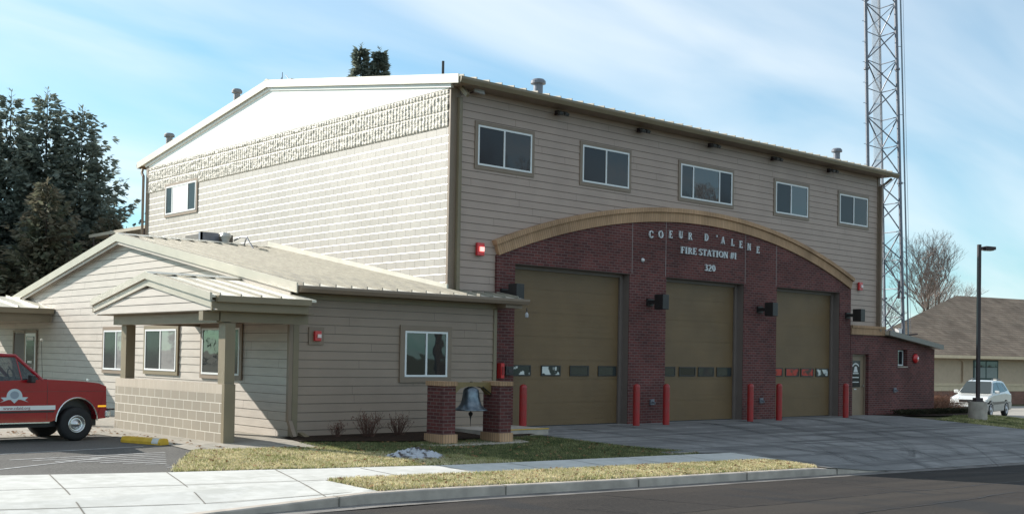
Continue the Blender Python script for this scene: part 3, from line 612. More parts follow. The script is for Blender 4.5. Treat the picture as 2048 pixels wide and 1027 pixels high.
def word(name,items,h,sx,label):
    """items: (char,x,z)"""
    for ch,x,z in items:
        mb=MB(); P,W_=glyph(ch)
        for k,p in enumerate(P): mb.prism([(x+px*h*sx,z+pz*h) for px,pz in p],'y',-.045-.0004*k,-.006)
        mb.build('letter' if not ch.isdigit() else 'numeral',LET,ST,label='silver '+('numeral ' if ch.isdigit() else 'letter ')+{"'":'apostrophe','#':'hash sign'}.get(ch,ch))
word('lettering',[(c_,x,z) for c_,x,z in zip("COEURD'ALENE",(7.17,7.57,8.02,8.46,8.88,9.63,10.19,10.42,10.90,11.31,11.71,12.18),(5.27,5.30,5.34,5.36,5.36,5.38,5.38,5.36,5.33,5.30,5.26,5.20))],.215,1.10,'silver letters COEUR D\'ALENE curving under the arch')
def line(txt,x0,x1,z,h):
    tot=sum((.34 if c_==' ' else glyph(c_)[1]+.10) for c_ in txt)-.10; sx=(x1-x0)/(tot*h); x=x0; out=[]
    for c_ in txt:
        if c_==' ': x+=.34*h*sx; continue
        out.append((c_,x,z)); x+=(glyph(c_)[1]+.10)*h*sx
    return out,sx
it,sx=line('FIRE STATION #1',8.55,11.16,4.935,.185); word('lettering',it,.195,sx,'silver letters FIRE STATION #1')
it,sx=line('320',9.64,10.14,4.49,.19); word('lettering',it,.195,sx,'silver house number 320')

# annex (brick lean-to with entrance door), part of the station
def atop(x): return 2.80 if x<19.75 else 2.80-(x-19.75)*.118
AW=brickwall(17.60,23.28,atop,[(17.72,18.74,-.4,2.13),(20.68,21.33,1.73,2.33)],-.002,.25,nx=4)
AW.quad((23.28,-.002,-.6),(23.28,7,-.6),(23.28,7,2.36),(23.28,-.002,2.36)); AW.build('annex_wall',BRK,ST,recalc=False)
c=MB(); c.box(19.46,23.25,.26,7,-.6,2.34); c.box(17.9,19.44,.50,.52,-.4,2.2); c.build('annex_core',BRK,ST)
q=MB(); q.box(17.60,19.72,-.045,.12,2.80,3.03); q.box(17.60,19.74,-.075,.12,3.031,3.12); q.build('tan_band',BRKB,ST)
q=MB(); q.prism([(19.72,2.98),(23.45,2.53),(23.45,2.39),(19.72,2.83)],'y',-.22,7.2); q.build('annex_roof',METE,ST)
q=MB(); q.prism([(19.70,3.00),(23.50,2.545),(23.50,2.375),(19.70,2.82)],'y',-.26,-.221); q.build('annex_fascia',mat('grey metal fascia',(.20,.19,.17),.45,0,.05),ST)
# hm: front entrance door
DP=mat('tan steel door paint',(.24,.175,.115),.5,0,.05,3)
q=MB(); q.box(17.78,18.68,.17,.22,0.0,2.07); ED=q.build('entrance_door',DP,ST,label='tan steel entrance door with decal window')
q=MB(); q.box(17.722,17.778,.12,.225,0,2.128); q.box(18.682,18.738,.12,.225,0,2.128); q.box(17.778,18.682,.12,.225,2.072,2.128); q.build('door_frame',TRIM,ED)
q=MB(); q.box(17.90,18.46,.155,.169,.98,1.90); q.build('pane',GLP,ED)
DEC=mat('white decal',(.62,.63,.62),.6,0,0)
xc=18.17
MB().prism([(xc-.14,1.50),(xc+.14,1.50),(xc+.09,1.60),(xc+.06,1.70),(xc-.06,1.70),(xc-.09,1.60)],'y',.150,.154).build('bell_decal',DEC,ED)
for w_,z0_,z1_ in ((.17,1.44,1.475),(.2,1.30,1.335),(.2,1.14,1.17)): MB().box(xc-w_,xc+w_,.150,.154,z0_,z1_).build('line_decal',DEC,ED)
q=MB(); q.prism([(xc+.28*math.cos(R(40+100*i/7)),1.54+.28*math.sin(R(40+100*i/7))) for i in range(8)]+[(xc+.23*math.cos(R(40+100*i/7)),1.54+.23*math.sin(R(40+100*i/7))) for i in range(7,-1,-1)],'y',.150,.154); q.build('arc_decal',DEC,ED)
MB().box(xc-.07,xc+.07,.160,.1695,.89,.925).build('name_plate',DEC,ED)
q=MB(); q.tube((18.60,.10,1.02),(18.60,.17,1.02),.03); q.build('handle',CHR,ED)
wo=window(ST,'F',.20,20.70,21.31,1.75,2.31,(.3,),trim=False,label='narrow window in the brick lean-to')
MB().box(20.66,21.35,-.02,.18,1.69,1.728).build('sill',CONC,wo)

# ================================================================== LOW WING
WRM=METR.copy(); WRM.name='tan metal roofing with dark bands'
_n=WRM.node_tree.nodes; _l=WRM.node_tree.links; _b=_n['Principled BSDF']; _src=_b.inputs['Base Color'].links[0].from_socket
_t=_n.new('ShaderNodeTexCoord'); _s=_n.new('ShaderNodeSeparateXYZ'); _l.new(_t.outputs['Object'],_s.inputs[0])
_w=_n.new('ShaderNodeTexWave'); _w.wave_type='BANDS'; _w.bands_direction='Y'; _w.inputs['Scale'].default_value=.36; _w.inputs['Distortion'].default_value=1.2; _w.inputs['Detail'].default_value=2; _w.inputs['Detail Scale'].default_value=1.6; _w.inputs['Phase Offset'].default_value=.4
_l.new(_t.outputs['Object'],_w.inputs[0])
_r=_n.new('ShaderNodeValToRGB'); _r.color_ramp.elements[0].position=.50; _r.color_ramp.elements[1].position=.60; _l.new(_w.outputs[0],_r.inputs[0])
_m=_n.new('ShaderNodeMapRange'); _m.inputs['From Min'].default_value=1.35; _m.inputs['From Max'].default_value=1.75; _m.inputs['To Min'].default_value=1; _m.inputs['To Max'].default_value=0; _l.new(_s.outputs[1],_m.inputs[0])
_k=_n.new('ShaderNodeMath'); _k.operation='MULTIPLY'; _l.new(_r.outputs[0],_k.inputs[0]); _l.new(_m.outputs[0],_k.inputs[1])
_x=_n.new('ShaderNodeMixRGB'); _l.new(_k.outputs[0],_x.inputs[0]); _l.new(_src,_x.inputs[1]); _x.inputs[2].default_value=(.13,.13,.135,1); _l.new(_x.outputs[0],_b.inputs['Base Color'])  # dark wavy bands mixed into the roof colour towards the eave
WG_=thing('office_wing','low office wing with tan metal roof and gabled porch beside the tall hall','building',(-4.5,-.4,0))
WG_off=Vector((4.5,.4,0))
def wb(mb,name,m_,parent=WG_,**k):
    mb.v=[(v[0]+4.5,v[1]+.4,v[2]) for v in mb.v] if parent is WG_ or parent.parent is WG_ or (parent.parent and parent.parent.parent is WG_) else mb.v
    return mb.build(name,m_,parent,**k)
# materials below use object coordinates, so an offset origin only shifts the pattern
WEY,WEZ,WRY,WRZ=-.80,3.25,8.75,4.95
WBY=2*WRY-WEY
def wroof(y): return WEZ+(WRZ-WEZ)*(y-WEY)/(WRY-WEY) if y<=WRY else WEZ+(WRZ-WEZ)*(WBY-y)/(WRY-WEY)
c=MB(); c.prism([(-.37,-.3),(-.37,3.22),(WRY,WRZ-.12),(17.9,3.2),(17.9,-.3)],'x',-4.47,-.005); c.box(-.005,1.15,-.37,.05,-.3,3.22); c.box(-4.47,-.005,17.9,24,-.3,2.9)
wb(c,'wall',SIDW)
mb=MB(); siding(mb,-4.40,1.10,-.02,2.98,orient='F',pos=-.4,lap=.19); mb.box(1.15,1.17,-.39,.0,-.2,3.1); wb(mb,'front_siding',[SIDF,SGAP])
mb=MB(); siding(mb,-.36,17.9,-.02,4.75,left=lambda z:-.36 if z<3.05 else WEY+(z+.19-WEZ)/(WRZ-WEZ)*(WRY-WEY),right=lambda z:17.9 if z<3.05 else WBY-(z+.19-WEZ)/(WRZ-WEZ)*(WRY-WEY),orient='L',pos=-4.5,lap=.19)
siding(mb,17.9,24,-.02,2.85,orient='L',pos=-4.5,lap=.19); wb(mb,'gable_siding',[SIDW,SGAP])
q=MB()
q.box(-4.54,-4.40,-.44,-.40,-.06,3.0); q.box(-4.545,-4.50,-.43,-.29,-.06,3.0); q.box(1.09,1.19,-.436,-.37,-.1,3.0); q.box(-4.5,1.19,-.436,-.40,2.985,3.12)
wb(q,'corner_trim',TRIMO)
wb(MB().box(-4.6,1.2,-.80,-.40,3.125,3.15),'soffit',TRIM)
# flared downspout at corner
q=MB(); q.box(-4.66,-4.57,-.48,-.39,.35,2.95); q.obox((-4.60,-.55,.2),(.045,0,0),(0,-.10,-.16),(0,.04,-.02)); q.box(-4.62,-4.53,-1.0,-.39,2.9,2.99); wb(q,'downspout',TRIM,label='brown downspout at the porch end of the wing')
q=MB(); q.obox((-4.30,-.58,.03),(.06,0,0),(0,-.28,-.08),(0,.015,.05)); wb(q,'splash_spout',TRIMO)
# roof
q=MB(); t=.05
q.prism([(WEY,WEZ),(WRY,WRZ),(WBY,WEZ),(WBY,WEZ-t),(WRY,WRZ-t),(WEY,WEZ-t)],'x',-4.68,-.02)
q.prism([(WEY,WEZ),(.0,wroof(0)),(.0,wroof(0)-t),(WEY,WEZ-t)],'x',-.021,1.80)
x=-4.55
while x<1.8:
    q.cur=1
    segs=((WEY-.015,WRY),(WRY,WBY+.015)) if x<-.02 else ((WEY-.015,0.0),)
    for (y0,y1) in segs:
        za,zb_=wroof(max(y0,WEY)),wroof(min(y1,WBY)); q.prism([(y0,za),(y0,za+.062),(y1,zb_+.062),(y1,zb_)],'x',x-.014,x+.014)
    x+=.406
WR=wb(q,'roof',[WRM,RIBM])
q=MB(); q.prism([(WRY-.15,WRZ+.02),(WRY,WRZ+.075),(WRY+.15,WRZ+.02)],'x',-4.71,-.02); q.prism([(0,wroof(0)+.0),(WRY,WRZ+.0),(WRY,WRZ+.20),(0,wroof(0)+.16)],'x',-.07,-.024); wb(q,'flashing',METR,WR)
q=MB()
for (ya,yb_) in ((WEY-.03,WRY),(WRY,WBY+.03)):
    za,zb_=wroof(max(ya,WEY)),wroof(min(yb_,WBY)); q.prism([(ya,za+.055),(yb_,zb_+.055),(yb_,zb_-.16),(ya,za-.16)],'x',-4.72,-4.682)
wb(q,'rake_fascia',METE)
q=MB()
for (ya,yb_) in ((WEY+.3,WRY),(WRY,WBY-.3)):
    za,zb_=wroof(ya),wroof(yb_); q.prism([(ya,za-.051),(yb_,zb_-.051),(yb_,zb_-.24),(ya,za-.24)],'x',-4.675,-4.64); q.prism([(ya,za-.051),(yb_,zb_-.051),(yb_,zb_-.21),(ya,za-.21)],'x',-4.56,-4.48)
wb(q,'rake_trim',SIDW)
q=MB(); q.prism([(WEY-.13,WEZ-.005),(WEY-.006,WEZ-.008),(WEY-.006,WEZ-.14),(WEY-.09,WEZ-.14),(WEY-.13,WEZ-.06)],'x',-4.66,1.83); wb(q,'gutter',TRIM)
q=MB(); q.box(1.16,1.70,-.78,-.02,3.02,3.12); wb(q,'eave_return',TRIM)
# windows
window(WG_,'F',-.0,-1.61+4.5,-.37+4.5,1.32,2.38,(.5,),trimw=.13,glasses=[GLS,GLS],proud=.02,label='window on the front of the wing')
for (a,b,z0,z1),gl,lb in (((8.12,9.83,1.27,2.36),[GLB,GLP],'wing window farthest from the corner with closed blind'),((5.22,7.06,1.31,2.37),[GLB,GLP],'middle wing window'),((1.92,3.79,1.28,2.38),[GLP,GLS],'wing window nearest the corner')):
    window(WG_,'L',-.022,a+.4,b+.4,z0,z1,(.5,),trimw=.10,glasses=gl,tm=TRIMO if lb[0]=='m' else TRIM,label=lb)
# entrance door
q=MB(); q.box(-4.56,-4.50,15.25,15.33,0,2.40); q.box(-4.56,-4.50,16.28,16.36,0,2.40); q.box(-4.56,-4.5,17.4,17.5,0,2.4); q.box(-4.56,-4.50,15.33,17.4,2.32,2.40); LD=wb(q,'glass_door',TRIM,label='glass entry door with white decals under the canopy')
q=MB(); q.box(-4.555,-4.52,15.34,16.27,0.02,2.30); 
for v in range(len(q.v)): q.v[v]=(q.v[v][0]+4.5,q.v[v][1]+.4,q.v[v][2])
DG=q.build('door_leaf',WHF,LD)
q=MB(); q.box(-4.565,-4.556,15.44,16.17,.15,2.2); q.v=[(a+4.5,b_+.4,c_) for a,b_,c_ in q.v]; q.build('pane',GLP,LD)
q=MB(); [MB().box(-.07,-.066,a_+.4,b_+.4,c_,d_).build('decal',DEC,LD) for a_,b_,c_,d_ in ((15.6,16.0,1.35,1.42),(15.6,16.0,1.15,1.22),(15.6,16.0,.95,1.02),(15.5,16.1,2.08,2.18))]
q=MB(); q.box(-4.54,-4.505,16.37,17.39,0,2.3); q.v=[(a+4.5,b_+.4,c_) for a,b_,c_ in q.v]; q.build('side_panel',mat('dark maroon panel',(.06,.025,.02),.5,0,.1),LD)
# porch roof gable projecting toward -x
PY,PZ,PH=1.74,3.46,.175; PL,PR=4.72,-1.30
def pz(y): return PZ-PH*abs(y-PY)
q=MB(); q.prism([(PR,pz(PR)),(PY,PZ),(PL,pz(PL)),(PL,pz(PL)-.05),(PY,PZ-.05),(PR,pz(PR)-.05)],'x',-6.88,-4.52)
x=-6.7
while x<-4.9:
    q.cur=1
    for (y0,y1) in ((PR-.01,PY),(PY,PL+.01)): q.prism([(y0,pz(y0)),(y0,pz(y0)+.045),(y1,pz(y1)+.045),(y1,pz(y1))],'x',x-.013,x+.013)
    x+=.45
PO=wb(q,'porch_roof',[METR,RIBM])
q=MB(); q.prism([(PY-.12,PZ+.015),(PY,PZ+.065),(PY+.12,PZ+.015)],'x',-6.9,-4.55); wb(q,'ridge_cap',METR,PO)
q=MB()
for (ya,yb_) in ((PR-.02,PY),(PY,PL+.02)): q.prism([(ya,pz(ya)+.05),(yb_,pz(yb_)+.05),(yb_,pz(yb_)-.10),(ya,pz(ya)-.10)],'x',-6.93,-6.882)
wb(q,'porch_fascia',METE)
q=MB()
for (ya,yb_) in ((PR+.04,PY),(PY,PL-.04)): q.prism([(ya,pz(ya)-.10),(yb_,pz(yb_)-.10),(yb_,pz(yb_)-.25),(ya,pz(ya)-.25)],'x',-6.878,-6.80)
wb(q,'porch_barge_board',METE)
mb=MB(); siding(mb,0,0,2.64,3.16,left=lambda z:PR+(z+.25-pz(PR))/PH+.02,right=lambda z:PL-(z+.25-pz(PL))/PH-.02,orient='L',pos=-6.83,lap=.17); mb.box(-6.83,-6.79,PR+.3,PL-.3,2.63,2.8); wb(mb,'porch_gable_siding',[SIDW,SGAP])
q=MB(); q.prism([(PR+.05,2.62),(PR+.05,pz(PR)-.06),(PY,PZ-.06),(PL-.05,pz(PL)-.06),(PL-.05,2.62)],'x',-6.79,-6.62); q.box(-6.62,-4.53,PR+.06,PL-.06,2.62,2.64); wb(q,'porch_ceiling',TRIMO)
q=MB(); q.box(-6.88,-4.7,PR-.005,PR+.04,pz(PR)-.30,pz(PR)-.12); q.box(-6.80,-4.7,PR-.12,PR-.006,pz(PR)-.13,pz(PR)-.005); wb(q,'porch_gutter',TRIMO); q=MB(); q.box(-6.88,-4.6,PL-.04,PL+.005,pz(PL)-.25,pz(PL)-.05); wb(q,'porch_fascia',TRIMO)
q=MB(); q.box(-6.55,-6.25,-.9,4.28,2.40,2.615); q.box(-6.53,-4.52,-1.0,-.78,2.42,2.617); q.box(-6.52,-4.52,4.0,4.2,2.42,2.617); q.box(-6.90,-6.551,-.98,-.80,2.44,2.62); wb(q,'porch_beam',TRIMO)
for y in (-.86,3.98): q=MB(); q.box(-6.42,-6.20,y-.14,y+.14,1.17,2.40); wb(q,'porch_post',TRIMO)
q=MB(); q.box(-6.45,-6.25,-1.05,4.32,-.1,.98); wb(q,'porch_wall',BLKP)
q=MB(); q.box(-6.45,-6.25,-1.05,4.32,.981,1.17); wb(q,'porch_wall_cap',brickmat('painted half block cap',(.41,.35,.28),(.44,.38,.31),(.50,.45,.38),.20,.4,.007,.7,.6,grain=.06))
q=MB(); q.box(-6.46,-6.22,-1.09,-.98,-.05,1.18); wb(q,'wall_end_post',TRIMO)
# canopy at the far entry
CY0,CY1=13.85,20.0
q=MB(); q.prism([(CY0,3.05),(16.9,3.48),(CY1,3.05),(CY1,2.99),(16.9,3.42),(CY0,2.99)],'x',-12.5,-4.53)
x=-12.3
while x<-4.6:
    q.prism([(CY0-.01,3.05),(CY0-.01,3.10),(16.9,3.53),(16.9,3.48)],'x',x-.02,x+.02); x+=.61
wb(q,'canopy_roof',METR)
q=MB(); q.box(-12.5,-4.56,CY0-.10,CY0-.005,2.88,3.04); q.box(-12.4,-4.6,CY0+.05,CY0+.25,2.62,2.90); q.box(-12.4,-4.6,CY1-.25,CY1-.05,2.62,2.90); q.box(-12.4,-4.56,CY0+.25,CY1-.25,2.86,2.9); wb(q,'canopy_beam',TRIMO)
for x,y in ((-12.2,CY0+.15),(-12.2,CY1-.15)): q=MB(); q.box(x-.11,x+.11,y-.1,y+.1,-.1,2.62); wb(q,'canopy_post',TRIMO)

# ================================================================== FIXTURES
def vent(x,y,h,rad,label,mt):
    z=roofz(y); t=thing('roof_vent',label,'vent pipe',(x,y,z),0,'vent pipes on the roof')
    MB().tube((0,0,-.06),(0,0,h),rad,n=16).build('pipe',mt,t,smooth=False)
    MB().lathe([(0,h+.09),(rad*1.2,h+.075),(rad*1.6,h+.02),(rad*1.6,h-.05),(rad*1.2,h-.06),(rad*1.0,h-.07),(0,h-.07)],n=20).build('cap',mt,t)
    MB().lathe([(rad*1.9,-.05),(rad*1.5,.05),(rad*1.02,.10),(rad*1.02,-.05)],n=16).build('flashing',mt,t)
vent(4.65,2,.70,.135,'round capped vent on the front slope of the tall roof, left one of two',GALV)
vent(20.4-1.4,1.55,.66,.12,'round capped vent on the front slope, right one nearest the tower',GALV)
vent(1.0,12.95,1.15,.11,'capped vent on the rear roof slope, nearer the ridge',mat('weathered galvanised',(.2,.2,.2),.5,.5,.1))
vent(1.0,18.1,1.15,.12,'capped vent at the low rear edge of the tall roof',mat('weathered galvanised',(.2,.2,.2),.5,.5,.1))
t=thing('roof_mast','thin black mast standing on the front roof edge near the left corner','antenna',(1.0,1.7,roofz(1.7)))
MB().tube((0,0,0),(0,0,.62),.035,n=8).build('pole',BLKM,t); q=MB(); q.box(-.05,.45,-.04,.04,.0,.05); q.build('foot',BLKM,t)
t=thing('roof_aerial','small wire aerials standing at the roof ridge end','antenna',(.5,9.1,RZ))
q=MB(); q.tube((0,0,0),(0,.0,.42),.012,n=5); q.tube((0,.35,0),(.1,.15,.35),.012,n=5); q.tube((0,-.5,.05),(0,-.2,.3),.012,n=5); q.build('rods',GALV,t); q=MB(); q.box(-.1,.1,-.7,.1,.02,.10); q.build('foot',GALV,t)
# flood lights under the eave
def flood(x,label,first=[None]):
    if first[0] is None:
        t=thing('floodlight',label,'floodlight',(x,-.02,8.27),0,'floodlights under the front eave'); first[0]=t
        q=MB(); q.box(-.06,.06,-.02,.10,-.05,.07); q.tube((0,-.02,.02),(0,-.18,-.04),.018); q.build('bracket',DRKM,t)
        for s_ in (-1,1):
            q=MB(); q.obox((s_*.10,-.18,-.03),(.075,0,0),(0,.05,.035),(0,-.022,.035)); q.build('lamp_head',mat('grey floodlight housing',(.07,.07,.068),.4,.3,.1),t,bevel=.015)
        return t
    return dup(first[0],(x,-.02,8.27),label)
flood(3.55,'grey twin floodlight under the eave, above the gap between the first two upper windows')
for x,l in ((6.75,'grey twin floodlight under the eave, just right of the second upper window'),(9.9,'grey twin floodlight under the eave, above the three-pane window'),(13.05,'grey twin floodlight under the eave, left of the fourth upper window'),(16.2,'grey twin floodlight under the eave, left of the last upper window')): flood(x,l)
t=thing('security_camera','small camera and looped cable under the eave at the left front corner','camera',(.60,.02,8.33))
q=MB(); q.obox((.12,-.16,.03),(.14,-.03,-.02),(.02,.05,0),(0,.01,.05)); q.build('housing',mat('pale grey plastic',(.40,.41,.42),.4,0,.05),t,bevel=.01)
q=MB(); q.tube((0,.06,0),(.05,-.14,.02),.015); q.path([(-.02+.13*math.cos(a)-.2,-.01,.13*math.sin(a)-.02) for a in [i*.5 for i in range(-1,9)]],.008,5); q.build('cable',DRKM,t)
# wall lamps
def wlamp(x,label,first=[None]):
    if first[0] is None:
        t=thing('wall_lamp',label,'wall lamp',(x,0,3.44),0,'black box lamps on the brick piers'); first[0]=t
        q=MB(); q.box(-.16,.10,-.06,0,-.10,.10); q.box(-.14,.06,-.30,-.06,-.05,.05); q.build('mounting_arm',BLKM,t)
        q=MB(); q.box(-.13,.13,-.60,-.28,-.21,.21); q.build('lamp_body',BLKM,t,bevel=.01)
        return t
    return dup(first[0],(x,0,3.44),label)
wlamp(7.28,'black cylindrical wall lamp on the brick pier between the left and middle garage doors')
wlamp(1.80,'black wall lamp on the leftmost brick pier, just above the wing roof end')
wlamp(12.42,'black cylindrical wall lamp on the brick pier between the middle and right garage doors')
wlamp(17.38,'black cylindrical wall lamp at the right end of the brick front above the entrance door')
ALR=mat('red alarm housing',(.55,.015,.02),.35,0,0,coat=.4)
def alarm(name,label,x,y,z,s=.16,plate=0,pl=TRIM,glow=False):
    t=thing(name,label,'alarm light',(x,y,z))
    if plate: MB().box(-plate,plate,-.02,.0,-plate,plate).build('back_plate',pl,t)
    q=MB(); q.box(-s*.75,s*.75,-.10,-.02,-s,s); q.build('housing',ALR,t,bevel=.015)
    q=MB(); q.box(-s*.3,s*.5,-.14,-.101,-s*.35,s*.35); q.build('strobe',mat('lit strobe lens',(.8,.7,.7),.3,0,0,emit=(1,.25,.2,1.2)) if glow else mat('strobe lens',(.75,.6,.6),.2,0,0),t)
    return t
alarm('alarm_strobe','red alarm strobe with glowing lens on siding left of the arch',.96,.06,4.48,.16,.0,glow=True)
alarm('alarm_strobe','small red alarm strobe on siding right of the arch',18.15,.06,4.48,.14)
alarm('alarm_strobe','red alarm strobe on a brown square plate on the low wing front',-3.97,-.42,2.20,.11,.19)
t=thing('alarm_bell','round red alarm bell on the brick lean-to near its right end','alarm bell',(21.85,-.01,2.02))
MB().lathe([(0,-.12),(.10,-.11),(.17,-.05),(.18,-.01),(0,0)],axis='y',n=24).build('gong',ALR,t,smooth=True); MB().lathe([(0,-.14),(.05,-.135),(.05,-.12)],axis='y',n=12).build('boss',mat('strobe lens',(.75,.6,.6),.2,0,0),t)
t=thing('call_box','red call box on the left brick pier beside the low wing','call box',(1.62,-.01,1.47))
q=MB(); q.box(-.05,.07,-.16,0,-.19,.19); q.build('housing',ALR,t,bevel=.01); q=MB(); q.box(-.02,.04,-.175,-.161,-.1,.1); q.build('cover',mat('dark red cover',(.25,.01,.01),.4,0,0),t)
t=thing('key_box','small black key box on the left brick pier right of the red call box','key box',(1.92,-.01,1.46))
q=MB(); q.box(-.13,.13,-.10,0,-.10,.12); q.build('housing',BLKM,t,bevel=.01); MB().box(-.06,.06,-.112,-.101,-.04,.06).build('door',DRKM,t)
def hose(x,z,label):
    t=thing('hose_tap',label,'hose tap',(x,-.01,z)); q=MB(); q.box(-.08,.08,-.04,0,-.08,.08); q.build('plate',GALV,t); q=MB(); q.tube((0,-.04,0),(0,-.12,-.02),.025); q.tube((0,-.12,.0),(0,-.12,-.06),.022); q.build('spout',GALV,t)
hose(7.40,.61,'small grey hose tap low on the pier between left and middle garage doors')
hose(12.53,.59,'small grey hose tap low on the pier between middle and right garage doors')
hose(20.45,.87,'small grey outlet box on the brick lean-to below the narrow window')
t=thing('dome_sensor','tiny white dome on the brick above the first pier','sensor',(6.93,-.005,4.62)); MB().lathe([(0,-.07),(.035,-.06),(.055,-.02),(.055,0)],axis='y',n=12).build('dome',mat('white plastic',(.7,.7,.7),.4,0,0),t,smooth=True); MB().lathe([(.07,-.012),(.07,0),(0,0)],axis='y',n=12).build('base',GALV,t)
t=thing('eave_sensor','small grey sensor hanging from the end of the wing eave','sensor',(1.66,-1.0,3.02)); MB().tube((0,0,0),(0,0,-.10),.012).build('stem',DRKM,t); MB().lathe([(0,-.24),(.04,-.22),(.045,-.15),(.02,-.10),(0,-.10)],n=12).build('head',mat('pale grey plastic',(.40,.41,.42),.4,0,.05),t)
# bollards
def bollard(loc,label,first=[None]):
    if first[0] is None:
        t=thing('bollard',label,'bollard',loc,0,'red bollards beside the garage doors'); first[0]=t
        MB().tube((0,0,-.05),(0,0,1.06),.095,n=20).build('post',REDP,t,smooth=False); MB().lathe([(.0955,1.06),(.09,1.10),(.055,1.135),(0,1.145)],n=20).build('cap',REDP,t,smooth=True)
        return t
    return dup(first[0],loc,label)
bollard((6.10,-.62,0),'red bollard at the right edge of the widest left garage door')
bollard((1.93,-.62,0),'red bollard behind the right bell pier at the left garage door')
bollard((7.22,-.72,0),'red bollard at the left edge of the middle garage door')
bollard((11.05,-.72,0),'red bollard at the right edge of the middle garage door')
bollard((12.50,-.72,0),'red bollard at the left edge of the right garage door')
bollard((16.20,-.72,0),'red bollard beside the entrance door, rightmost of the row')
# stoop
t=thing('concrete_stoop','low concrete stoop with a yellow painted edge behind the bell piers','stoop',(0,0,0))
q=MB(); q.box(-.3,1.75,-1.75,-.39,-.2,.12); q.build('slab',CONC,t); q=MB(); q.box(-.3,1.76,-1.765,-1.73,.105,.126); q.build('painted_edge',YEL,t)
# ------------------------------------------------------------------ bell monument
def pier(x,y,label,first=[None]):
    if first[0]: return dup(first[0],(x,y,-.06),label)
    t=thing('brick_pier',label,'brick pier',(x,y,-.06),0,'brick piers carrying the bell'); first[0]=t; w,d=.165,.285
    MB().box(-w,w,-d,d,.20,1.24).build('shaft',BRK,t); MB().box(-w-.035,w+.035,-d-.04,d+.04,-.12,.21).build('base_course',BRKB,t); MB().box(-w-.025,w+.025,-d-.03,d+.03,1.241,1.335).build('cap_course',BRKB,t)
    return t
pier(-2.08,-2.46,'left brick pier of the bell monument with yellow brick base'); pier(-.63,-2.61,'right brick pier of the bell monument with yellow brick base')
BY_=-2.53
b=MB(); b.prism([(-1.91,1.255),(-.80,1.255),(-.80,.98),(-.86,.98),(-1.0,1.12),(-1.16,1.165),(-1.50,1.165),(-1.68,1.12),(-1.85,.98),(-1.91,.98)],'y',BY_-.07,BY_+.07)
tag(b.build('bell_beam',mat('ochre steel beam',(.20,.145,.06),.5,0,.1),None),'ochre arched beam between the two brick piers holding the bell','beam')
BM=mat('aged bell bronze',(.08,.105,.13),.34,.75,.35,6,col2=(.20,.24,.27))
t=thing('fire_bell','weathered blue-grey bronze bell hanging between brick piers','bell',(-1.32,BY_,.655))
MB().lathe([(0,.50),(.06,.50),(.10,.485),(.145,.46),(.165,.43),(.178,.38),(.190,.28),(.205,.20),(.235,.12),(.285,.055),(.345,.02),(.375,0),(.365,-.015),(.33,0),(.27,.045),(.21,.12),(.17,.25),(.15,.40),(0,.44)],n=40).build('bell_body',BM,t,smooth=True)
MB().tube((0,0,.49),(0,0,.615),.03).build('hanger',BLKM,t)
q=MB(); q.tube((0,0,.4),(0,0,-.05),.012); q.lathe([(0,-.04),(.04,-.055),(.052,-.085),(.04,-.12),(.018,-.15),(.016,-.19),(0,-.19)],n=14); q.tube((0,0,-.17),(0,0,-.36),.012,.004); q.build('clapper',BLKM,t)
q=MB(); q.tube((.26,-.09,.50),(.50,-.09,.34),.014); q.build('bracket',BLKM,t)
q=MB(); pts=[(-2.75,-2.95),(-2.3,-3.15),(-1.2,-3.2),(-.1,-3.1),(.15,-2.5),(-.1,-2.1),(-2.5,-2.0),(-2.85,-2.4)]; q.prism(pts,'z',-.25,-.04); tag(q.build('bell_pad',CONC,None,bevel=.01),'concrete pad under the bell monument','concrete pad')
# snow pile
bm=bmesh.new(); bmesh.ops.create_grid(bm,x_segments=60,y_segments=40,size=1)
for v in bm.verts:
    x,y=v.co.x,v.co.y; rr=math.sqrt(x*x+y*y); n1=mathutils.noise.noise(Vector((x*3,y*3,1))); n2=mathutils.noise.noise(Vector((x*11,y*11,5)))
    hgt=max(0,(1-rr*(1+.35*n1)))**.9*.20*(1+.35*n2)-.02+.03*n2*max(0,1-rr); X,Y=-4.25+x*.72,-4.5+y*.55; v.co=(X,Y,H(X,Y)+hgt)
me=bpy.data.meshes.new('snow_pile'); bm.to_mesh(me); bm.free(); me.materials.append(mat('dirty snow',(.40,.42,.46),.6,0,0,5,.6,30,col2=(.62,.64,.68)));
Mn=MATS['dirty snow']; cr=[k for k in Mn.node_tree.nodes if k.type=='VALTORGB'][0]; cr.color_ramp.elements[0].color=(.06,.05,.045,1); cr.color_ramp.elements[0].position=.42; cr.color_ramp.elements[1].position=.52; cr.color_ramp.elements[1].color=(.42,.44,.48,1)
sp_=bpy.data.objects.new('snow_pile',me); COL.objects.link(sp_); tag(sp_,'small dirty melting snow pile on the lawn in front of the bell','snow pile')
# wheel stop
q=MB(); q.prism([(-.11,0),(-.11,.05),(-.075,.12),(.075,.12),(.11,.05),(.11,0)],'y',-.56,.56); ws=q.build('wheel_stop',YEL,None,loc=(-7.75,-.33,.005),rz=R(17)); tag(ws,'yellow painted concrete wheel stop at the parking edge','wheel stop')
q=MB(); q.prism([(-.112,.02),(-.112,.05),(-.077,.122),(.02,.122),(.0,.10),(-.09,.02)],'y',-.50,-.32)
o=q.build('chipped_patch',mat('bare concrete chip',(.6,.6,.57),.8,0,.05),ws)
# utility cover
t=thing('utility_cover','grey metal utility cover in the lawn corner by the driveway','utility cover',(2.0,-5.58,H(2.0,-5.58)))
MB().box(-.42,.42,-.13,.13,-.02,.035).build('lid',GALV,t); MB().box(-.46,.46,-.16,.16,-.05,.03).build('frame',CONC,t)
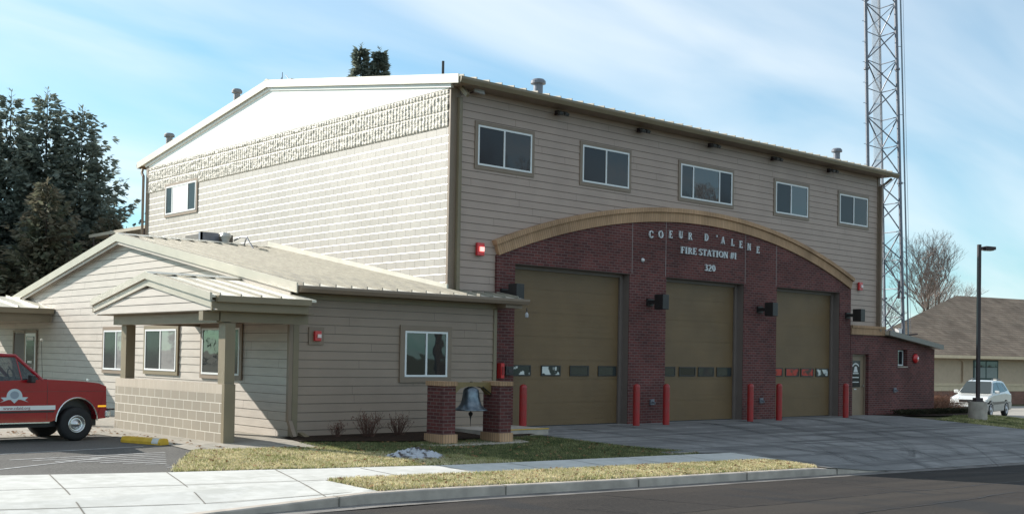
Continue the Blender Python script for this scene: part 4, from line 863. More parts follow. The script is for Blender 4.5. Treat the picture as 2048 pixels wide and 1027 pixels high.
# ------------------------------------------------------------------ HVAC etc on the wing roof
t=thing('rooftop_unit','boxy grey rooftop air unit behind the wing ridge','air unit',(-1.5,9.7,4.78))
q=MB(); q.box(-.5,.5,-.55,.55,0,.50); q.build('cabinet',mat('dark grey unit',(.10,.09,.08),.5,.2,.15),t,bevel=.01); q=MB(); q.box(-.56,.0,-.62,-.56,-.0,.52); q.box(-.56,-.51,-.62,-.45,0,.52); q.build('side_panel',GALV,t); MB().box(-.6,.6,-.65,.65,-.05,0).build('curb',GALV,t)
t=thing('duct_elbow','round white exhaust elbow beside the rooftop unit','exhaust',(-1.4,8.85,4.8)); MB().lathe([(0,.52),(.12,.50),(.17,.40),(.12,.32),(.09,.2),(.09,0),(0,0)],n=16).build('hood',mat('pale duct',(.5,.5,.48),.5,.2,.1),t); MB().lathe([(.13,-.03),(.13,.03),(0,.03)],n=16).build('collar',GALV,t)
t=thing('conduit_pipe','bent conduit pipe rising from the wing roof by the block wall','pipe',(-1.2,8.3,4.8)); MB().path([(0,.4,.28),(0,.0,.36),(0,-.35,.33),(0,-.85,-.10)],.022).build('pipe',GALV,t); MB().tube((0,-.35,.33),(0,-.1,-.05),.018).build('strut',GALV,t)
t=thing('small_vent_box','small square vent on the wing roof left of the air unit','vent',(-1.5,10.75,4.6)); MB().box(-.12,.12,-.15,.15,0,.50).build('stack',GALV,t); MB().box(-.17,.17,-.2,.2,.50,.56).build('cap',GALV,t)

# ================================================================== VEHICLES
RED=mat('red truck paint',(.30,.004,.012),.18,0,.05,2,coat=.8)
GLC=glassmat('car glass',(.02,.03,.03),1.7,.35,.01)
def arcpts(cx,cz,rr,t0,t1,n=12): return [(cx+rr*math.cos(R(t0+(t1-t0)*i/n)),cz+rr*math.sin(R(t0+(t1-t0)*i/n))) for i in range(n+1)]
def wheel(parent,x,y,rad,w,side,rimr,alloy=False):
    c=(x,y,rad); s=side
    ty=MB().lathe([(rimr,-w/2),(rad*.82,-w/2-.01),(rad*.96,-w/2+.01),(rad,-w/2+.04),(rad,w/2-.04),(rad*.96,w/2-.01),(rad*.82,w/2+.01),(rimr,w/2)],c=c,axis='y',n=36).build('wheel',RUB,parent,smooth=True)
    yo=y+s*w/2
    MB().lathe([(rimr+.01,yo),(rimr,yo+s*.012),(rimr*.92,yo),(rimr*.86,yo-s*.05),(rimr*.55,yo-s*.045),(rimr*.48,yo-s*.0),(rimr*.30,yo+s*.01),(rimr*.28,yo+s*.03),(0,yo+s*.03)],c=(x,0,rad),axis='y',n=28).build('rim',CHR if not alloy else mat('silver alloy',(.45,.45,.46),.35,.7,.05),ty,smooth=True)
    MB().lathe([(rimr*.99,y-s*w*.4),(0,y-s*w*.4)],c=(x,0,rad),axis='y',n=20).build('hub',BLKM,ty)
    return ty
TR=thing('pickup_truck','red pickup truck with white stripe and emblem parked by the wing','pickup truck',(-8.66,1.78,0),R(4))
HW=.83 # half width
prof=[(-3.75,.46),(-3.75,1.16),(-1.62,1.19),(-.70,1.225),(.10,1.185),(.44,1.145),(.60,1.08),(.615,.60),(.60,.44),(.40,.42)]+[(.41*math.cos(R(a)),.38+.46*math.sin(R(a))) for a in range(4,177,10)]+[(-.62,.37)]+[(-2.2,.37)]+arcpts(-2.62,.36,.40,172,8)[::-1][::-1][0:0]+[(-2.22,.40)]+[(-2.62+.41*math.cos(R(a)),.38+.46*math.sin(R(a))) for a in range(4,177,10)]+[(-3.1,.44)]
q=MB(); q.prism(prof,'y',-HW,HW); TB=q.build('body',RED,TR,bevel=.022)
q=MB(); q.box(-3.6,.5,-HW+.22,HW-.22,.28,.60); q.box(-.6,.5,-HW+.20,HW-.2,.5,.9); q.box(-3.1,-2.1,-HW+.20,HW-.2,.5,.9); q.build('chassis',BLKM,TR)
MB().box(-3.70,-1.80,-HW+.08,HW-.08,1.10,1.196).build('bed_cover',BLKM,TR)
# cab: roof, pillars, glass
yT=.66
roof=[(-1.16,1.67),(-1.34,1.715),(-1.75,1.735),(-2.0,1.72),(-2.02,1.66)]
q=MB(); 
b=len(q.v)
q.prism(roof+[(-1.20,1.655)],'y',-yT-.02,yT+.02); CR=q.build('cab_roof',RED,TR,bevel=.03)
for s in (-1,1):
    q=MB(); yb,yt=s*(HW-.02),s*yT
    q.tube((-.70,yb,1.20),(-1.19,yt,1.68),.036,.034,6); q.tube((-2.02,yb,1.19),(-2.0,yt,1.68),.06,.05,6); q.tube((-1.19,yt,1.675),(-2.0,yt,1.685),.035,.035,6); q.tube((-1.10,yb,1.215),(-1.17,yt,1.66),.013,.013,6)
    q.build('cab_pillars',RED,TR)
q=MB(); q.quad((-.70,-HW+.03,1.21),(-.70,HW-.03,1.21),(-1.19,yT,1.675),(-1.19,-yT,1.675)); q.build('windshield',GLC,TR); q=MB(); q.quad((-2.03,-HW+.03,1.2),(-2.03,HW-.03,1.2),(-2.01,yT,1.68),(-2.01,-yT,1.68)); q.build('rear_window',GLC,TR)
for s in (-1,1):
    q=MB(); q.quad((-1.10,s*(HW-.02),1.20),(-2.0,s*(HW-.02),1.19),(-1.99,s*yT,1.68),(-1.18,s*yT,1.675)); q.quad((-.74,s*(HW-.02),1.21),(-1.10,s*(HW-.02),1.20),(-1.18,s*yT,1.675)); q.build('side_window',GLC,TR)
q=MB(); q.box(-1.75,-1.35,-.6,.6,.8,1.28); q.box(-1.85,-1.70,-.6,.6,1.0,1.42); q.build('seat',mat('grey seat cloth',(.12,.12,.12),.8,0,.1),TR,bevel=.03)
q=MB(); q.box(-.95,-.72,-.7,.7,1.0,1.24); SWp=[( -1.12-.05*math.sin(a),-.38+.17*math.cos(a),1.26+.16*math.sin(a)) for a in [i*.45 for i in range(15)]]; q.path(SWp,.012,5); q.build('dashboard',BLKM,TR)
for y,sd in ((-HW+.11,-1),(HW-.11,1)):
    wheel(TR,0,y,.335,.24,sd,.165); wheel(TR,-2.62,y,.335,.24,sd,.165)
WHP=mat('white stripe paint',(.72,.74,.73),.4,0,0); 
for s in (-1,1):
    y0=s*(HW+.001); y1=s*(HW+.006)
    st=MB().box(-3.7,-3.05,min(y0,y1),max(y0,y1),.63,.715).box(-2.18,-.44,min(y0,y1),max(y0,y1),.63,.715).build('side_stripe',WHP,TR); MB().box(-2.18,-.46,min(y0,y1),max(y0,y1),.580,.612).build('thin_stripe',BLKM,st)
    [MB().path([(X_+.425*math.cos(R(a)),s*(HW+.004),.38+.475*math.sin(R(a))) for a in range(2,179,11)],.016,6).build('wheel_arch_trim',CHR,TR) for X_ in (0,-2.62)]
    q=MB(); q.box(-2.15,-.55,min(s*HW,s*(HW+.012)),max(s*HW,s*(HW+.012)),.372,.395); q.build('rocker_trim',CHR,TR)
    q=MB(); q.box(-.605,-.598,min(s*HW,s*(HW+.002)),max(s*HW,s*(HW+.002)),.42,1.19); q.box(-1.98,-1.973,min(s*HW,s*(HW+.002)),max(s*HW,s*(HW+.002)),.42,1.18); q.box(-3.6,.58,min(s*HW,s*(HW+.002)),max(s*HW,s*(HW+.002)),.985,.990); q.build('panel_gap',BLKM,TR)
    q=MB(); q.box(.43,.60,min(s*HW,s*(HW+.012)),max(s*HW,s*(HW+.012)),.665,.70); q.build('side_marker',mat('amber lens',(.9,.45,.02),.3,0,0,emit=(1,.5,.02,.35)),TR)
    q=MB(); q.obox((-.98,s*(HW+.16),1.235),(.045,0,0),(0,.09,0),(0,0,.075)); mr=q.build('mirror',BLKM,TR,bevel=.02); MB().tube((-1.0,s*HW,1.18),(-.98,s*(HW+.12),1.22),.014).build('mirror_arm',BLKM,mr)
    q=MB(); q.box(-1.93,-1.80,min(s*HW,s*(HW+.03)),max(s*HW,s*(HW+.03)),1.09,1.115); q.build('door_handle',CHR,TR)
# emblem: white badge with banner
EMB=mat('pale emblem decal',(.50,.58,.62),.4,0,0); q=MB(); ex,ez,ey=-1.24,.895,-HW-.004
q.prism([(ex+.15*math.cos(R(a)),ez+.15*math.sin(R(a))) for a in range(-20,201,12)],'y',ey,ey+.003)
q.prism([(ex-.27,ez-.11),(ex-.12,ez-.06),(ex+.12,ez-.06),(ex+.27,ez-.11),(ex+.20,ez-.07),(ex+.26,ez-.015),(ex+.08,ez-.01),(ex-.08,ez-.01),(ex-.26,ez-.015),(ex-.20,ez-.07)],'y',ey-.002,ey+.001)
q.prism([(ex-.08,ez-.05),(ex+.08,ez-.05),(ex,ez-.13)],'y',ey-.001,ey+.002)
em=q.build('door_emblem',EMB,TR)
q=MB(); q.prism([(ex+.085*math.cos(R(a)),ez+.03+.075*math.sin(R(a))) for a in range(0,360,30)],'y',ey-.0045,ey-.001); q.build('emblem_centre',mat('grey emblem ink',(.25,.30,.36),.4,0,0),em)
tc_=bpy.data.curves.new('web_lettering','FONT'); tc_.body='www.cdaid.org'; tc_.size=.085; tc_.extrude=.001; to=bpy.data.objects.new('web_lettering',tc_); COL.objects.link(to)
bpy.context.view_layer.update(); dg=bpy.context.evaluated_depsgraph_get(); me=bpy.data.meshes.new_from_object(to.evaluated_get(dg)); bpy.data.objects.remove(to)
to=bpy.data.objects.new('web_lettering',me); me.materials.clear(); me.materials.append(mat('grey red lettering',(.22,.05,.05),.5,0,0)); COL.objects.link(to); to.parent=st; to.location=(-1.45,-HW-.0085,.645); to.rotation_euler=(R(90),0,0)
to.parent=TR
q=MB(); q.box(.58,.70,-HW-.03,HW+.03,.45,.60); q.build('front_bumper',CHR,TR,bevel=.03)
q=MB(); q.box(.62,.78,-HW-.035,HW+.035,.605,.635); q.build('bumper_pad',BLKM,TR,bevel=.01)
q=MB(); q.box(.60,.625,-.52,.52,.72,1.02)
for i in range(5): q.box(.625,.632,-.52,.52,.745+.055*i,.76+.055*i)
q.build('grille',CHR,TR)
for s in (-1,1): MB().box(.60,.63,min(s*.55,s*.78),max(s*.55,s*.78),.80,1.0).build('headlight',mat('headlight lens',(.7,.72,.72),.1,0,0),TR)
q=MB(); q.box(-3.87,-3.75,-HW,HW,.45,.58); q.build('rear_bumper',CHR,TR,bevel=.02)
q=MB(); q.box(-.78,-.60,-HW+.05,HW-.05,1.215,1.235); q.tube((-.68,.55,1.23),(-1.0,.1,1.47),.008); q.tube((-.68,-.1,1.23),(-1.0,-.45,1.47),.008); q.build('wiper_cowl',BLKM,TR)
q=MB(); q.box(-1.95,-1.72,-.42,.42,1.735,1.775); LBr=q.build('light_bar',BLKM,TR); q=MB(); q.obox((-1.83,-.35,1.82),(.09,0,0),(0,.08,0),(0,0,.045)); q.build('beacon',mat('clear beacon',(.25,.32,.22),.15,0,0),LBr,bevel=.02)
q=MB(); q.tube((-.62,-.62,1.2),(-.66,-.62,1.98),.005,.004,5); q.build('antenna',BLKM,TR); q=MB(); q.lathe([(0,.0),(.022,.01),(.028,.03),(.02,.055),(0,.06)],c=(-.66,-.62,1.96),n=10); q.build('antenna_ball',mat('cream ball',(.5,.45,.35),.5,0,0),TR)
q=MB(); q.tube((.34,-.55,1.15),(.34,-.55,1.21),.008); q.box(.32,.36,-.565,-.535,1.19,1.23); q.build('hood_ornament',CHR,TR)
# SUV
SV_SCALE=(1,1,1.10)
SW=mat('white car paint',(.62,.63,.61),.25,0,.03,2,coat=.8); SG=mat('champagne lower cladding',(.34,.32,.29),.4,0,.05)
px_,py_=39.35,6.15
SV=thing('white_suv','white suv with silver lower cladding parked beyond the lamp post','suv',(px_,py_,H(px_,py_)+.012),math.atan2(-.10,-.995)+R(4))
SV.scale=SV_SCALE
W2=.90
low=[(-2.12,.30),(-2.2,.75),(2.20,.62),(2.24,.36),(2.0,.26),(1.85,.26)]+[(1.36+.40*math.cos(R(a)),.36+.38*math.sin(R(a))) for a in range(5,176,14)]+[(.92,.26),(-.85,.26)]+[(-1.26+.40*math.cos(R(a)),.36+.38*math.sin(R(a))) for a in range(5,176,14)]+[(-1.75,.28)]
low=[(x,min(z,.75)) for x,z in low]
q=MB(); q.prism([(-2.12,.30),(-2.18,.62),(-2.1,.66),(2.14,.60),(2.20,.40),(2.0,.26),(1.78,.26)]+[(1.36+.40*math.cos(R(a)),.36+.30*math.sin(R(a))) for a in range(5,176,14)]+[(.94,.26),(-.84,.26)]+[(-1.26+.40*math.cos(R(a)),.36+.30*math.sin(R(a))) for a in range(5,176,14)]+[(-1.72,.28)],'y',-W2,W2); q.build('lower_cladding',SG,SV,bevel=.04)
q=MB(); q.prism([(-2.16,.62),(-2.22,.80),(-2.14,1.05),(-1.0,1.12),(.85,1.05),(1.55,.95),(2.02,.82),(2.16,.62)]+[(1.36+.41*math.cos(R(a)),.36+.40*math.sin(R(a))) for a in range(48,133,12)]+[(1.0,.63),(-.9,.63)]+[(-1.26+.41*math.cos(R(a)),.36+.40*math.sin(R(a))) for a in range(48,133,12)],'y',-W2+.015,W2-.015); q.build('body',SW,SV,bevel=.06)
MB().box(-1.9,1.9,-W2+.22,W2-.22,.25,.75).build('chassis',BLKM,SV)
q=MB(); cab=[(-2.1,1.04),(-1.65,1.56),(-1.35,1.63),(-.2,1.66),(.25,1.60),(1.05,1.03)]
yb,yt=W2-.06,.60
n=len(cab); 
def cy(z): return yb+(yt-yb)*(z-1.04)/.6
b=len(q.v); q.v+=[(x,-cy(z),z) for x,z in cab]+[(x,cy(z),z) for x,z in cab]
for i in range(n-1): q.f.append((b+i,b+i+1,b+n+i+1,b+n+i)); q.mi.append(0)
q.f.append(tuple(b+i for i in range(n)));q.mi.append(0);q.f.append(tuple(b+n+i for i in range(n)));q.mi.append(0)
q.build('cabin',SW,SV,bevel=.03)
SGL=glassmat('suv glass',(.03,.04,.04),1.7)
q=MB(); q.quad((1.01,-.76,1.075),(1.01,.76,1.075),(.30,.60,1.59),(.30,-.60,1.59)); q.build('windshield',SGL,SV)
for v in SV.children[-1].data.vertices: v.co.x+=.03; v.co.z+=.012
for s in (-1,1):
    def sy(z): return s*(cy(z)+.012)
    for nm,pl in (('side_window',[(.80,1.10),(.18,1.54),(-.28,1.57),(-.30,1.10)]),('side_window',[(-.36,1.10),(-.34,1.57),(-1.02,1.56),(-1.30,1.14)]),('side_window',[(-1.40,1.16),(-1.10,1.55),(-1.45,1.53),(-1.80,1.20)])):
        q=MB(); q.quad(*[(x,sy(z),z) for x,z in pl]); q.build(nm,SGL,SV)
    q=MB(); q.obox((.72,s*(W2+.10),1.13),(.05,0,0),(0,.11,0),(0,0,.075)); q.build('mirror',SW,SV,bevel=.03)
    q=MB(); q.path([(.05,s*.52,1.68),(-.1,s*.52,1.72),(-1.3,s*.52,1.71),(-1.45,s*.52,1.65)],.02); q.build('roof_rack',mat('dark rack',(.05,.05,.05),.4,0,0),SV)
    q=MB(); q.prism([(2.02,.72),(1.98,.84),(1.80,.90),(1.86,.74)],'y',min(s*.50,s*.885),max(s*.50,s*.885)); q.build('headlight',mat('headlight lens',(.7,.72,.72),.1,0,0),SV)
    for X in (1.36,-1.26): wheel(SV,X,s*(W2-.11),.35,.22,s,.22,True)
q=MB(); q.prism([(2.04,.66),(2.06,.80),(2.13,.78),(2.13,.66)],'y',-.42,.42); q.build('grille',BLKM,SV)
q=MB(); q.box(2.08,2.26,-.84,.84,.40,.58); q.build('front_bumper',SW,SV,bevel=.05); q=MB(); q.box(2.22,2.268,-.45,.45,.40,.48); q.build('air_intake',BLKM,SV); q=MB(); q.box(2.262,2.272,-.16,.16,.49,.57); q.build('number_plate',WHP,SV)
# ================================================================== LAMP POST
lz=H(22.5,-2.1)
t=thing('lamp_post','tall dark lamp post on a square concrete base beside the driveway','lamp post',(22.5,-2.1,lz),R(-35))
MB().tube((0,0,-.3),(0,0,.62),.33,.32,n=28).build('concrete_base',CONC,t); q=MB(); q.box(-.13,.13,-.13,.13,.62,.76); q.box(-.16,.16,-.16,.16,.60,.65); q.build('base_cover',DRKM,t); MB().box(-.055,.055,-.055,.055,.70,6.25).build('pole',DRKM,t)
q=MB(); q.box(.07,.20,-.04,.04,6.08,6.16); q.build('arm',DRKM,t); q=MB(); q.prism([(.17,6.05),(.17,6.19),(.55,6.17),(.55,6.06)],'y',-.17,.17); q.build('lamp_head',DRKM,t,bevel=.01); MB().box(.22,.50,-.12,.12,6.035,6.05).build('lens',mat('lamp lens',(.5,.5,.45),.2,0,0),t)
# ================================================================== LATTICE TOWER
def Dp(px,py,d):   # a point at given depth along the view ray (used to size the tower legs once)
    return Vector((-17.2245,-21.9391,1.83))+(f+r2*((px-1024)/2293.7)+u2*((664.4-py)/2293.7))*d
base=Dp(1778,725,50); 
TW=thing('radio_tower','tall galvanised triangular lattice radio tower behind the lean-to','radio tower',(base.x,base.y,-.3))
TW.rotation_euler=(0,0,0)
rr_=r.normalized(); ff_=Vector((f.x,f.y,0)).normalized()
def leg(i,z):
    w=.74-.004*z
    off=[-rr_*w, rr_*w*.98, rr_*w*.30+ff_*1.25*w][i]; lean=-rr_*(.030*z); return base*0+off+lean+Vector((0,0,z))
for i in range(3):
    q=MB(); 
    for k in range(12): q.tube(leg(i,2.2*k),leg(i,2.2*(k+1)),.075 if i<2 else .055,n=10,cap=False)
    for k in range(1,6): z=5.0*k; p=leg(i,z); q.tube(p-Vector((0,0,.04)),p+Vector((0,0,.04)),.12,n=10)
    q.build('leg',GALV,TW)
hb=1.25
for (i,jj) in ((0,1),(1,2),(0,2)):
    q=MB(); q2=MB(); k=0; z=.4
    while z<25:
        a_,b_=(i,jj) if k%2==0 else (jj,i)
        q.tube(leg(a_,z),leg(b_,z+hb),.030,n=5,cap=False)
        if (i,jj)!=(0,1): q.tube(leg(i,z),leg(jj,z),.022,n=5,cap=False)  # horizontal struts go into the same mesh as the diagonals
        if (i,jj)==(0,1): q.tube(leg(b_,z),leg(a_,z+hb),.018,n=5,cap=False) if k%2==1 else None
        z+=hb; k+=1
    q.build('tower_braces',GALV,TW)
    if q2.v: q2.build('horizontal_braces',GALV,TW)
q=MB(); o_=rr_*.22
q.tube(leg(1,.5)+o_,leg(1,25)+o_,.035,n=6); [q.tube(leg(1,z),leg(1,z)+o_,.015,n=4) for z in range(1,25,3)]; q.build('cable_conduit',mat('grey conduit',(.22,.25,.28),.5,.4,.1),TW)
q=MB(); [q.tube(leg(0,z*.9),leg(0,z*.9)-rr_*.16,.012,n=4) for z in range(9,28)]; q.build('climbing_pegs',GALV,TW)
q=MB(); [q.tube(leg(0,.5)+(rr_*(.42+.05*k))+ff_*.45,leg(0,25)+(rr_*(.42+.05*k))+ff_*.45,.013,n=4) for k in range(8)]; q.build('coaxial_cables',mat('pale coax',(.45,.48,.52),.5,0,.1),TW)
q=MB(); q.tube(leg(1,25)+rr_*.33,leg(1,.5)+rr_*.33,.008,n=4); q.build('ground_wire',GALV,TW)
q=MB(); q.tube(leg(1,3.35),leg(1,3.42)+rr_*.62,.035,n=6); q.build('side_arm',DRKM,TW)
q=MB(); q.box(-.12,.12,-.1,.1,-.15,.15); q.v=[tuple(Vector(v)+leg(1,3.5)-rr_*.25-ff_*.1) for v in q.v]; q.build('junction_box',mat('white box',(.75,.75,.75),.4,0,0),TW)

# ================================================================== FAR BUILDING
FB=thing('clinic_building','far single storey building with big brown hip roof, cream band and brick base','building',(54.2,15.9,-1.05),R(-13))
BX0,BX1=-9.5,34; D_=13
SHN=brickmat('brown shingles',(.24,.17,.12),(.31,.23,.165),(.15,.11,.08),.4,.16,.012,.5,.9)
STU=mat('olive stucco',(.50,.39,.28),.8,0,.05,3,.2,50)
CRM=mat('cream band paint',(.62,.50,.34),.7,0,.06,3)
BRF=brickmat('far brick',(.20,.085,.06),(.27,.12,.085),(.25,.2,.17),.215,.075,.008,.3,.85)
MB().box(BX0,BX1,0,D_,1.62,3.5).build('upper_wall',STU,FB)
MB().box(BX0,BX1,-.02,D_,-.3,1.12).build('brick_base',BRF,FB)
q=MB(); q.box(BX0,BX1,-.05,D_,1.121,1.47); q.box(BX0,BX1,-.10,D_,1.471,1.63); q.build('cream_band',CRM,FB)
ez,rz_=3.48,8.0; e=.9
q=MB(); P0=[(BX0-e,-e),(BX1+e,-e),(BX1+e,D_+e),(BX0-e+18.0,D_+e)]; r0=(BX0+18.0,D_/2); r1=(BX1-6.5,D_/2)
q.quad((*P0[0],ez),(*P0[1],ez),(*r1,rz_),(*r0,rz_)); q.quad((*P0[1],ez),(*P0[2],ez),(*r1,rz_)); q.quad((*P0[2],ez),(*P0[3],ez),(*r0,rz_),(*r1,rz_)); q.quad((*P0[3],ez),(*P0[0],ez),(*r0,rz_)); q.quad(*[(*p,ez-.02) for p in P0])
RFF=q.build('roof',SHN,FB)
MB().tube((-2.0+4,D_/2-.5,rz_-.5),(2.0,D_/2-.5,rz_+.75),.09).build('vent_pipe',DRKM,RFF)
q=MB(); q.box(P0[0][0],P0[1][0],-e-.05,-e,ez-.20,ez); q.box(P0[0][0]-.05,P0[0][0],-e,D_+e,ez-.2,ez); q.build('fascia',CRM,FB)
DGN=mat('dark green frame',(.02,.045,.04),.4,0,0)
for i,(a,b) in enumerate(((-5.2,-1.62),(2.55,5.0),(8.5,11))):
    q=MB(); q.box(a,b,-.03,.02,1.66,3.2); w=q.build('window',DGN,FB)
    m2=(a+b)/2
    for (c0,c1) in ((a+.12,m2-.06),(m2+.06,b-.12)):
        MB().box(c0,c1,-.04,-.031,2.75,3.1).build('pane',GLS,w); MB().box(c0,c1,-.04,-.031,2.0,2.70).build('pane',mat('grey blind behind glass',(.22,.25,.24),.3,0,.05),w)
MB().path([(.9,-.08,3.3),(1.5,-.08,3.1),(1.5,-.08,1.7)],.06).build('downspout',STU,FB)
MB().box(8.2,9.0,-.06,-.021,-.2,.62).build('vent_panel',YEL,FB)
# white signpost / entrance post
t=thing('white_post','white post with a short board in front of the clinic wall','signpost',(48.0,9.6,-1.0)); MB().box(-.08,.08,-.08,.08,0,2.05).build('post',mat('white wood',(.7,.66,.58),.6,0,.05),t); MB().box(.1,.9,-.04,.04,1.1,1.8).build('board',CRM,t)

# ================================================================== VEGETATION
def folmat(name,c1,c2,vs=1.2,tr=.35):
    if name in MATS: return MATS[name]
    M=bpy.data.materials.new(name); M.use_nodes=True; n=M.node_tree.nodes; l=M.node_tree.links; b=n['Principled BSDF']; b.inputs['Roughness'].default_value=.75; b.inputs['Specular IOR Level'].default_value=.2
    t=n.new('ShaderNodeTexCoord'); nz=n.new('ShaderNodeTexNoise'); nz.inputs['Scale'].default_value=vs; nz.inputs['Detail'].default_value=4; l.new(t.outputs['Object'],nz.inputs[0])
    cr=n.new('ShaderNodeValToRGB'); cr.color_ramp.elements[0].position=.38; cr.color_ramp.elements[1].position=.62; cr.color_ramp.elements[0].color=(*c1,1); cr.color_ramp.elements[1].color=(*c2,1); l.new(nz.outputs[0],cr.inputs[0]); l.new(cr.outputs[0],b.inputs['Base Color'])
    if tr:
        d=n.new('ShaderNodeBsdfTranslucent'); l.new(cr.outputs[0],d.inputs[0]); mx=n.new('ShaderNodeMixShader'); mx.inputs[0].default_value=tr; l.new(b.outputs[0],mx.inputs[1]); l.new(d.outputs[0],mx.inputs[2]); l.new(mx.outputs[0],n['Material Output'].inputs[0])
    MATS[name]=M; return M
BARK=mat('dark bark',(.06,.045,.035),.9,0,.3,4,.6,30); TWG=mat('grey brown twigs',(.20,.165,.15),.9,0,.2,3)
FOL1=folmat('dark fir needles',(.15,.19,.165),(.22,.245,.20)); FOL2=folmat('brownish fir needles',(.17,.15,.11),(.13,.15,.10))
def conifer(h,Rb,seed,fol,dens=1.0,start=.04,up=.25,spr=.46,power=.84,step=.21,drop=.30):
    rn=random.Random(seed); tk=MB(); tk.tube((0,0,-.3),(0,0,h*.5),.012*h,.006*h,8,False); tk.tube((0,0,h*.5),(0,0,h),.006*h,.008,6,False)
    fo=MB(); z=h*start
    while z<h*.985:
        L0=Rb*(1-z/h)**power; nb=max(4,int(8*dens*(.5+.5*min(1,L0/2))))
        off=rn.random()*6.28
        for k in range(nb):
            a=off+6.283*k/nb+rn.uniform(-.35,.35); L=L0*rn.choice((rn.uniform(.55,1.0),rn.uniform(.8,1.22)))+.10
            d=Vector((math.cos(a),math.sin(a),0)); zz=z+rn.uniform(-.15,.15); prev=Vector((0,0,zz)); n=max(2,int(L/.26)); side=Vector((-d.y,d.x,0)); u_=up*rn.uniform(.6,1.4)
            for i in range(1,n+1):
                t=i/n; p=Vector((0,0,zz))+d*L*t+Vector((0,0,-L*drop*math.sin(t*2.2)+L*u_*t*t))
                prev=p
                if t<.12 and L>1.5: continue
                wd=.30*(1.1-t)*min(1,L/1.5)+.05
                for s_ in range(max(3,int(11*dens*(1.15-.5*t)))):
                    sg=rn.choice((-1,1)); q=p+side*sg*rn.uniform(0,wd)+Vector((rn.uniform(-.06,.06),rn.uniform(-.06,.06),rn.uniform(-.12,.06)))
                    ln=spr*rn.uniform(.5,1.1)*(1.1-.35*t); dr=(d*rn.uniform(.4,1)+side*sg*rn.uniform(.1,.8)+Vector((0,0,rn.uniform(-.55,.40)))).normalized()
                    wv=dr.cross(Vector((rn.uniform(-1,1),rn.uniform(-1,1),rn.uniform(.2,1)))).normalized()*ln*.20
                    e=q+dr*ln; md=q+dr*ln*.45
                    fo.quad(q,md+wv,e,md-wv)
        z+=step
    for i in range(14): 
        zz=h*(.95+.05*rn.random()); a=rn.random()*6.28; q=Vector((0,0,zz)); e=q+Vector((.22*math.cos(a),.22*math.sin(a),.16)); w=Vector((-math.sin(a),math.cos(a),0))*.03; fo.quad(q,(q+e)/2+w,e,(q+e)/2-w)
    return tk,fo
def mk_conifer(name,label,loc,h,Rb,seed,fol,group,**k):
    t=thing(name,label,'evergreen tree',loc,0,group); tk,fo=conifer(h,Rb,seed,fol,**k); tk.build('trunk',BARK,t,recalc=False); fo.build('crown',fol,t,recalc=False); return t
g='tall dark evergreens behind the office wing'
A=mk_conifer('fir_tree','tall dark fir, middle of the clump behind the wing',(.3,28.9,0),13.1,4.9,11,FOL1,g,dens=1.0)
B=mk_conifer('fir_tree','dark fir with ragged right side, rightmost of the tall clump',(1.5,28.0,0),12.4,4.9,23,FOL1,g,dens=.95,up=.4)
dup(A,(-.9,29.9,0),'tall dark fir just left of the middle of the clump',1.9,(1,1,.99))
dup(B,(-2.5,31.0,0),'dark fir cut by the left edge of the photo',2.6,(1,1,.98))
dup(B,(-4.5,29.5,0),'dark fir wholly at the left photo edge behind the canopy',4.0,(.95,.95,.9))
g2='smaller brown tinged evergreens in front of the clump'
C=mk_conifer('fir_tree','smaller brown tinged fir in front of the tall clump',(-.9,25.2,0),8.6,3.5,5,FOL2,g2,dens=1.1,up=.35)
dup(C,(1.7,25.3,0),'small brown tinged fir, lowest right of the clump beside the hall',1.2,(.95,.95,.86))
dup(C,(-3.4,25.6,0),'small brown tinged fir low at the left photo edge',2.2,(1.1,1.1,.78))
g3='pair of evergreens whose tips rise over the hall roof'
D1=mk_conifer('spruce_tree','left of two spruce tips rising over the main roof',(21.58,36.6,0),20.7,3.8,31,FOL1,g3,dens=1.9,start=.6,up=.05,spr=.55,power=.94,step=.36,drop=.40)
dup(D1,(22.62,36.1,0),'right of two spruce tips rising over the main roof',2.0,(1,1,.995))
# bare trees ----------------------------------------------------
def bare(h,seed,maxd=6,spread=.55,thick=.02,kmin=2):
    rn=random.Random(seed); mb=MB(); tw=MB()
    def grow(p,d,L,rad,dep):
        q=p+d*L; m_=(tw if dep>=3 else mb); m_.tube(p,q,rad,rad*.72,6 if dep<2 else (4 if dep<4 else 3),False)
        if dep>=maxd: return
        for k in range(kmin+(1 if rn.random()<.65 else 0)):
            ax=Vector((rn.uniform(-1,1),rn.uniform(-1,1),rn.uniform(-.25,.7))); nd=(d+ax*spread+Vector((0,0,.12))).normalized()
            grow(q,nd,L*rn.uniform(.62,.86),rad*.66,dep+1)
        if dep>1 and rn.random()<.6:
            ax=Vector((rn.uniform(-1,1),rn.uniform(-1,1),rn.uniform(0,.7))); grow(p+d*L*.5,(d*.5+ax).normalized(),L*.55,rad*.4,dep+2)
    grow(Vector((0,0,-.3)),Vector((0,0,1)),h*.24,thick*h,0)
    return mb,tw
def mk_bare(label,loc,h,seed,group,**k):
    t=thing('bare_tree',label,'bare tree',loc,0,group); a,b=bare(h,seed,**k); a.build('trunk',BARK,t,recalc=False); b.build('branches',TWG,t,recalc=False); return t
gb='leafless trees behind the far building'
BT=mk_bare('large leafless tree with rounded crown behind the far brown roof',(85.8,34.3,-1),17.5,4,gb,maxd=8,thick=.013,spread=.78)
dup(BT,(80.5,38.5,-1),'leafless tree seen through the tower legs',2.0,.72); dup(BT,(92,37,-1),'leafless tree low behind the radio tower',3.1,.75)
gc='thin leafless trees far behind the rear landing'
BS=mk_bare('thin leafless tree far behind the hall rear corner',(13,62,0),13.5,9,gc,maxd=6,thick=.010); dup(BS,(10.5,66,0),'second thin leafless tree far behind, left of the first',1.0,.9)
gd_='large leafless trees across the street'
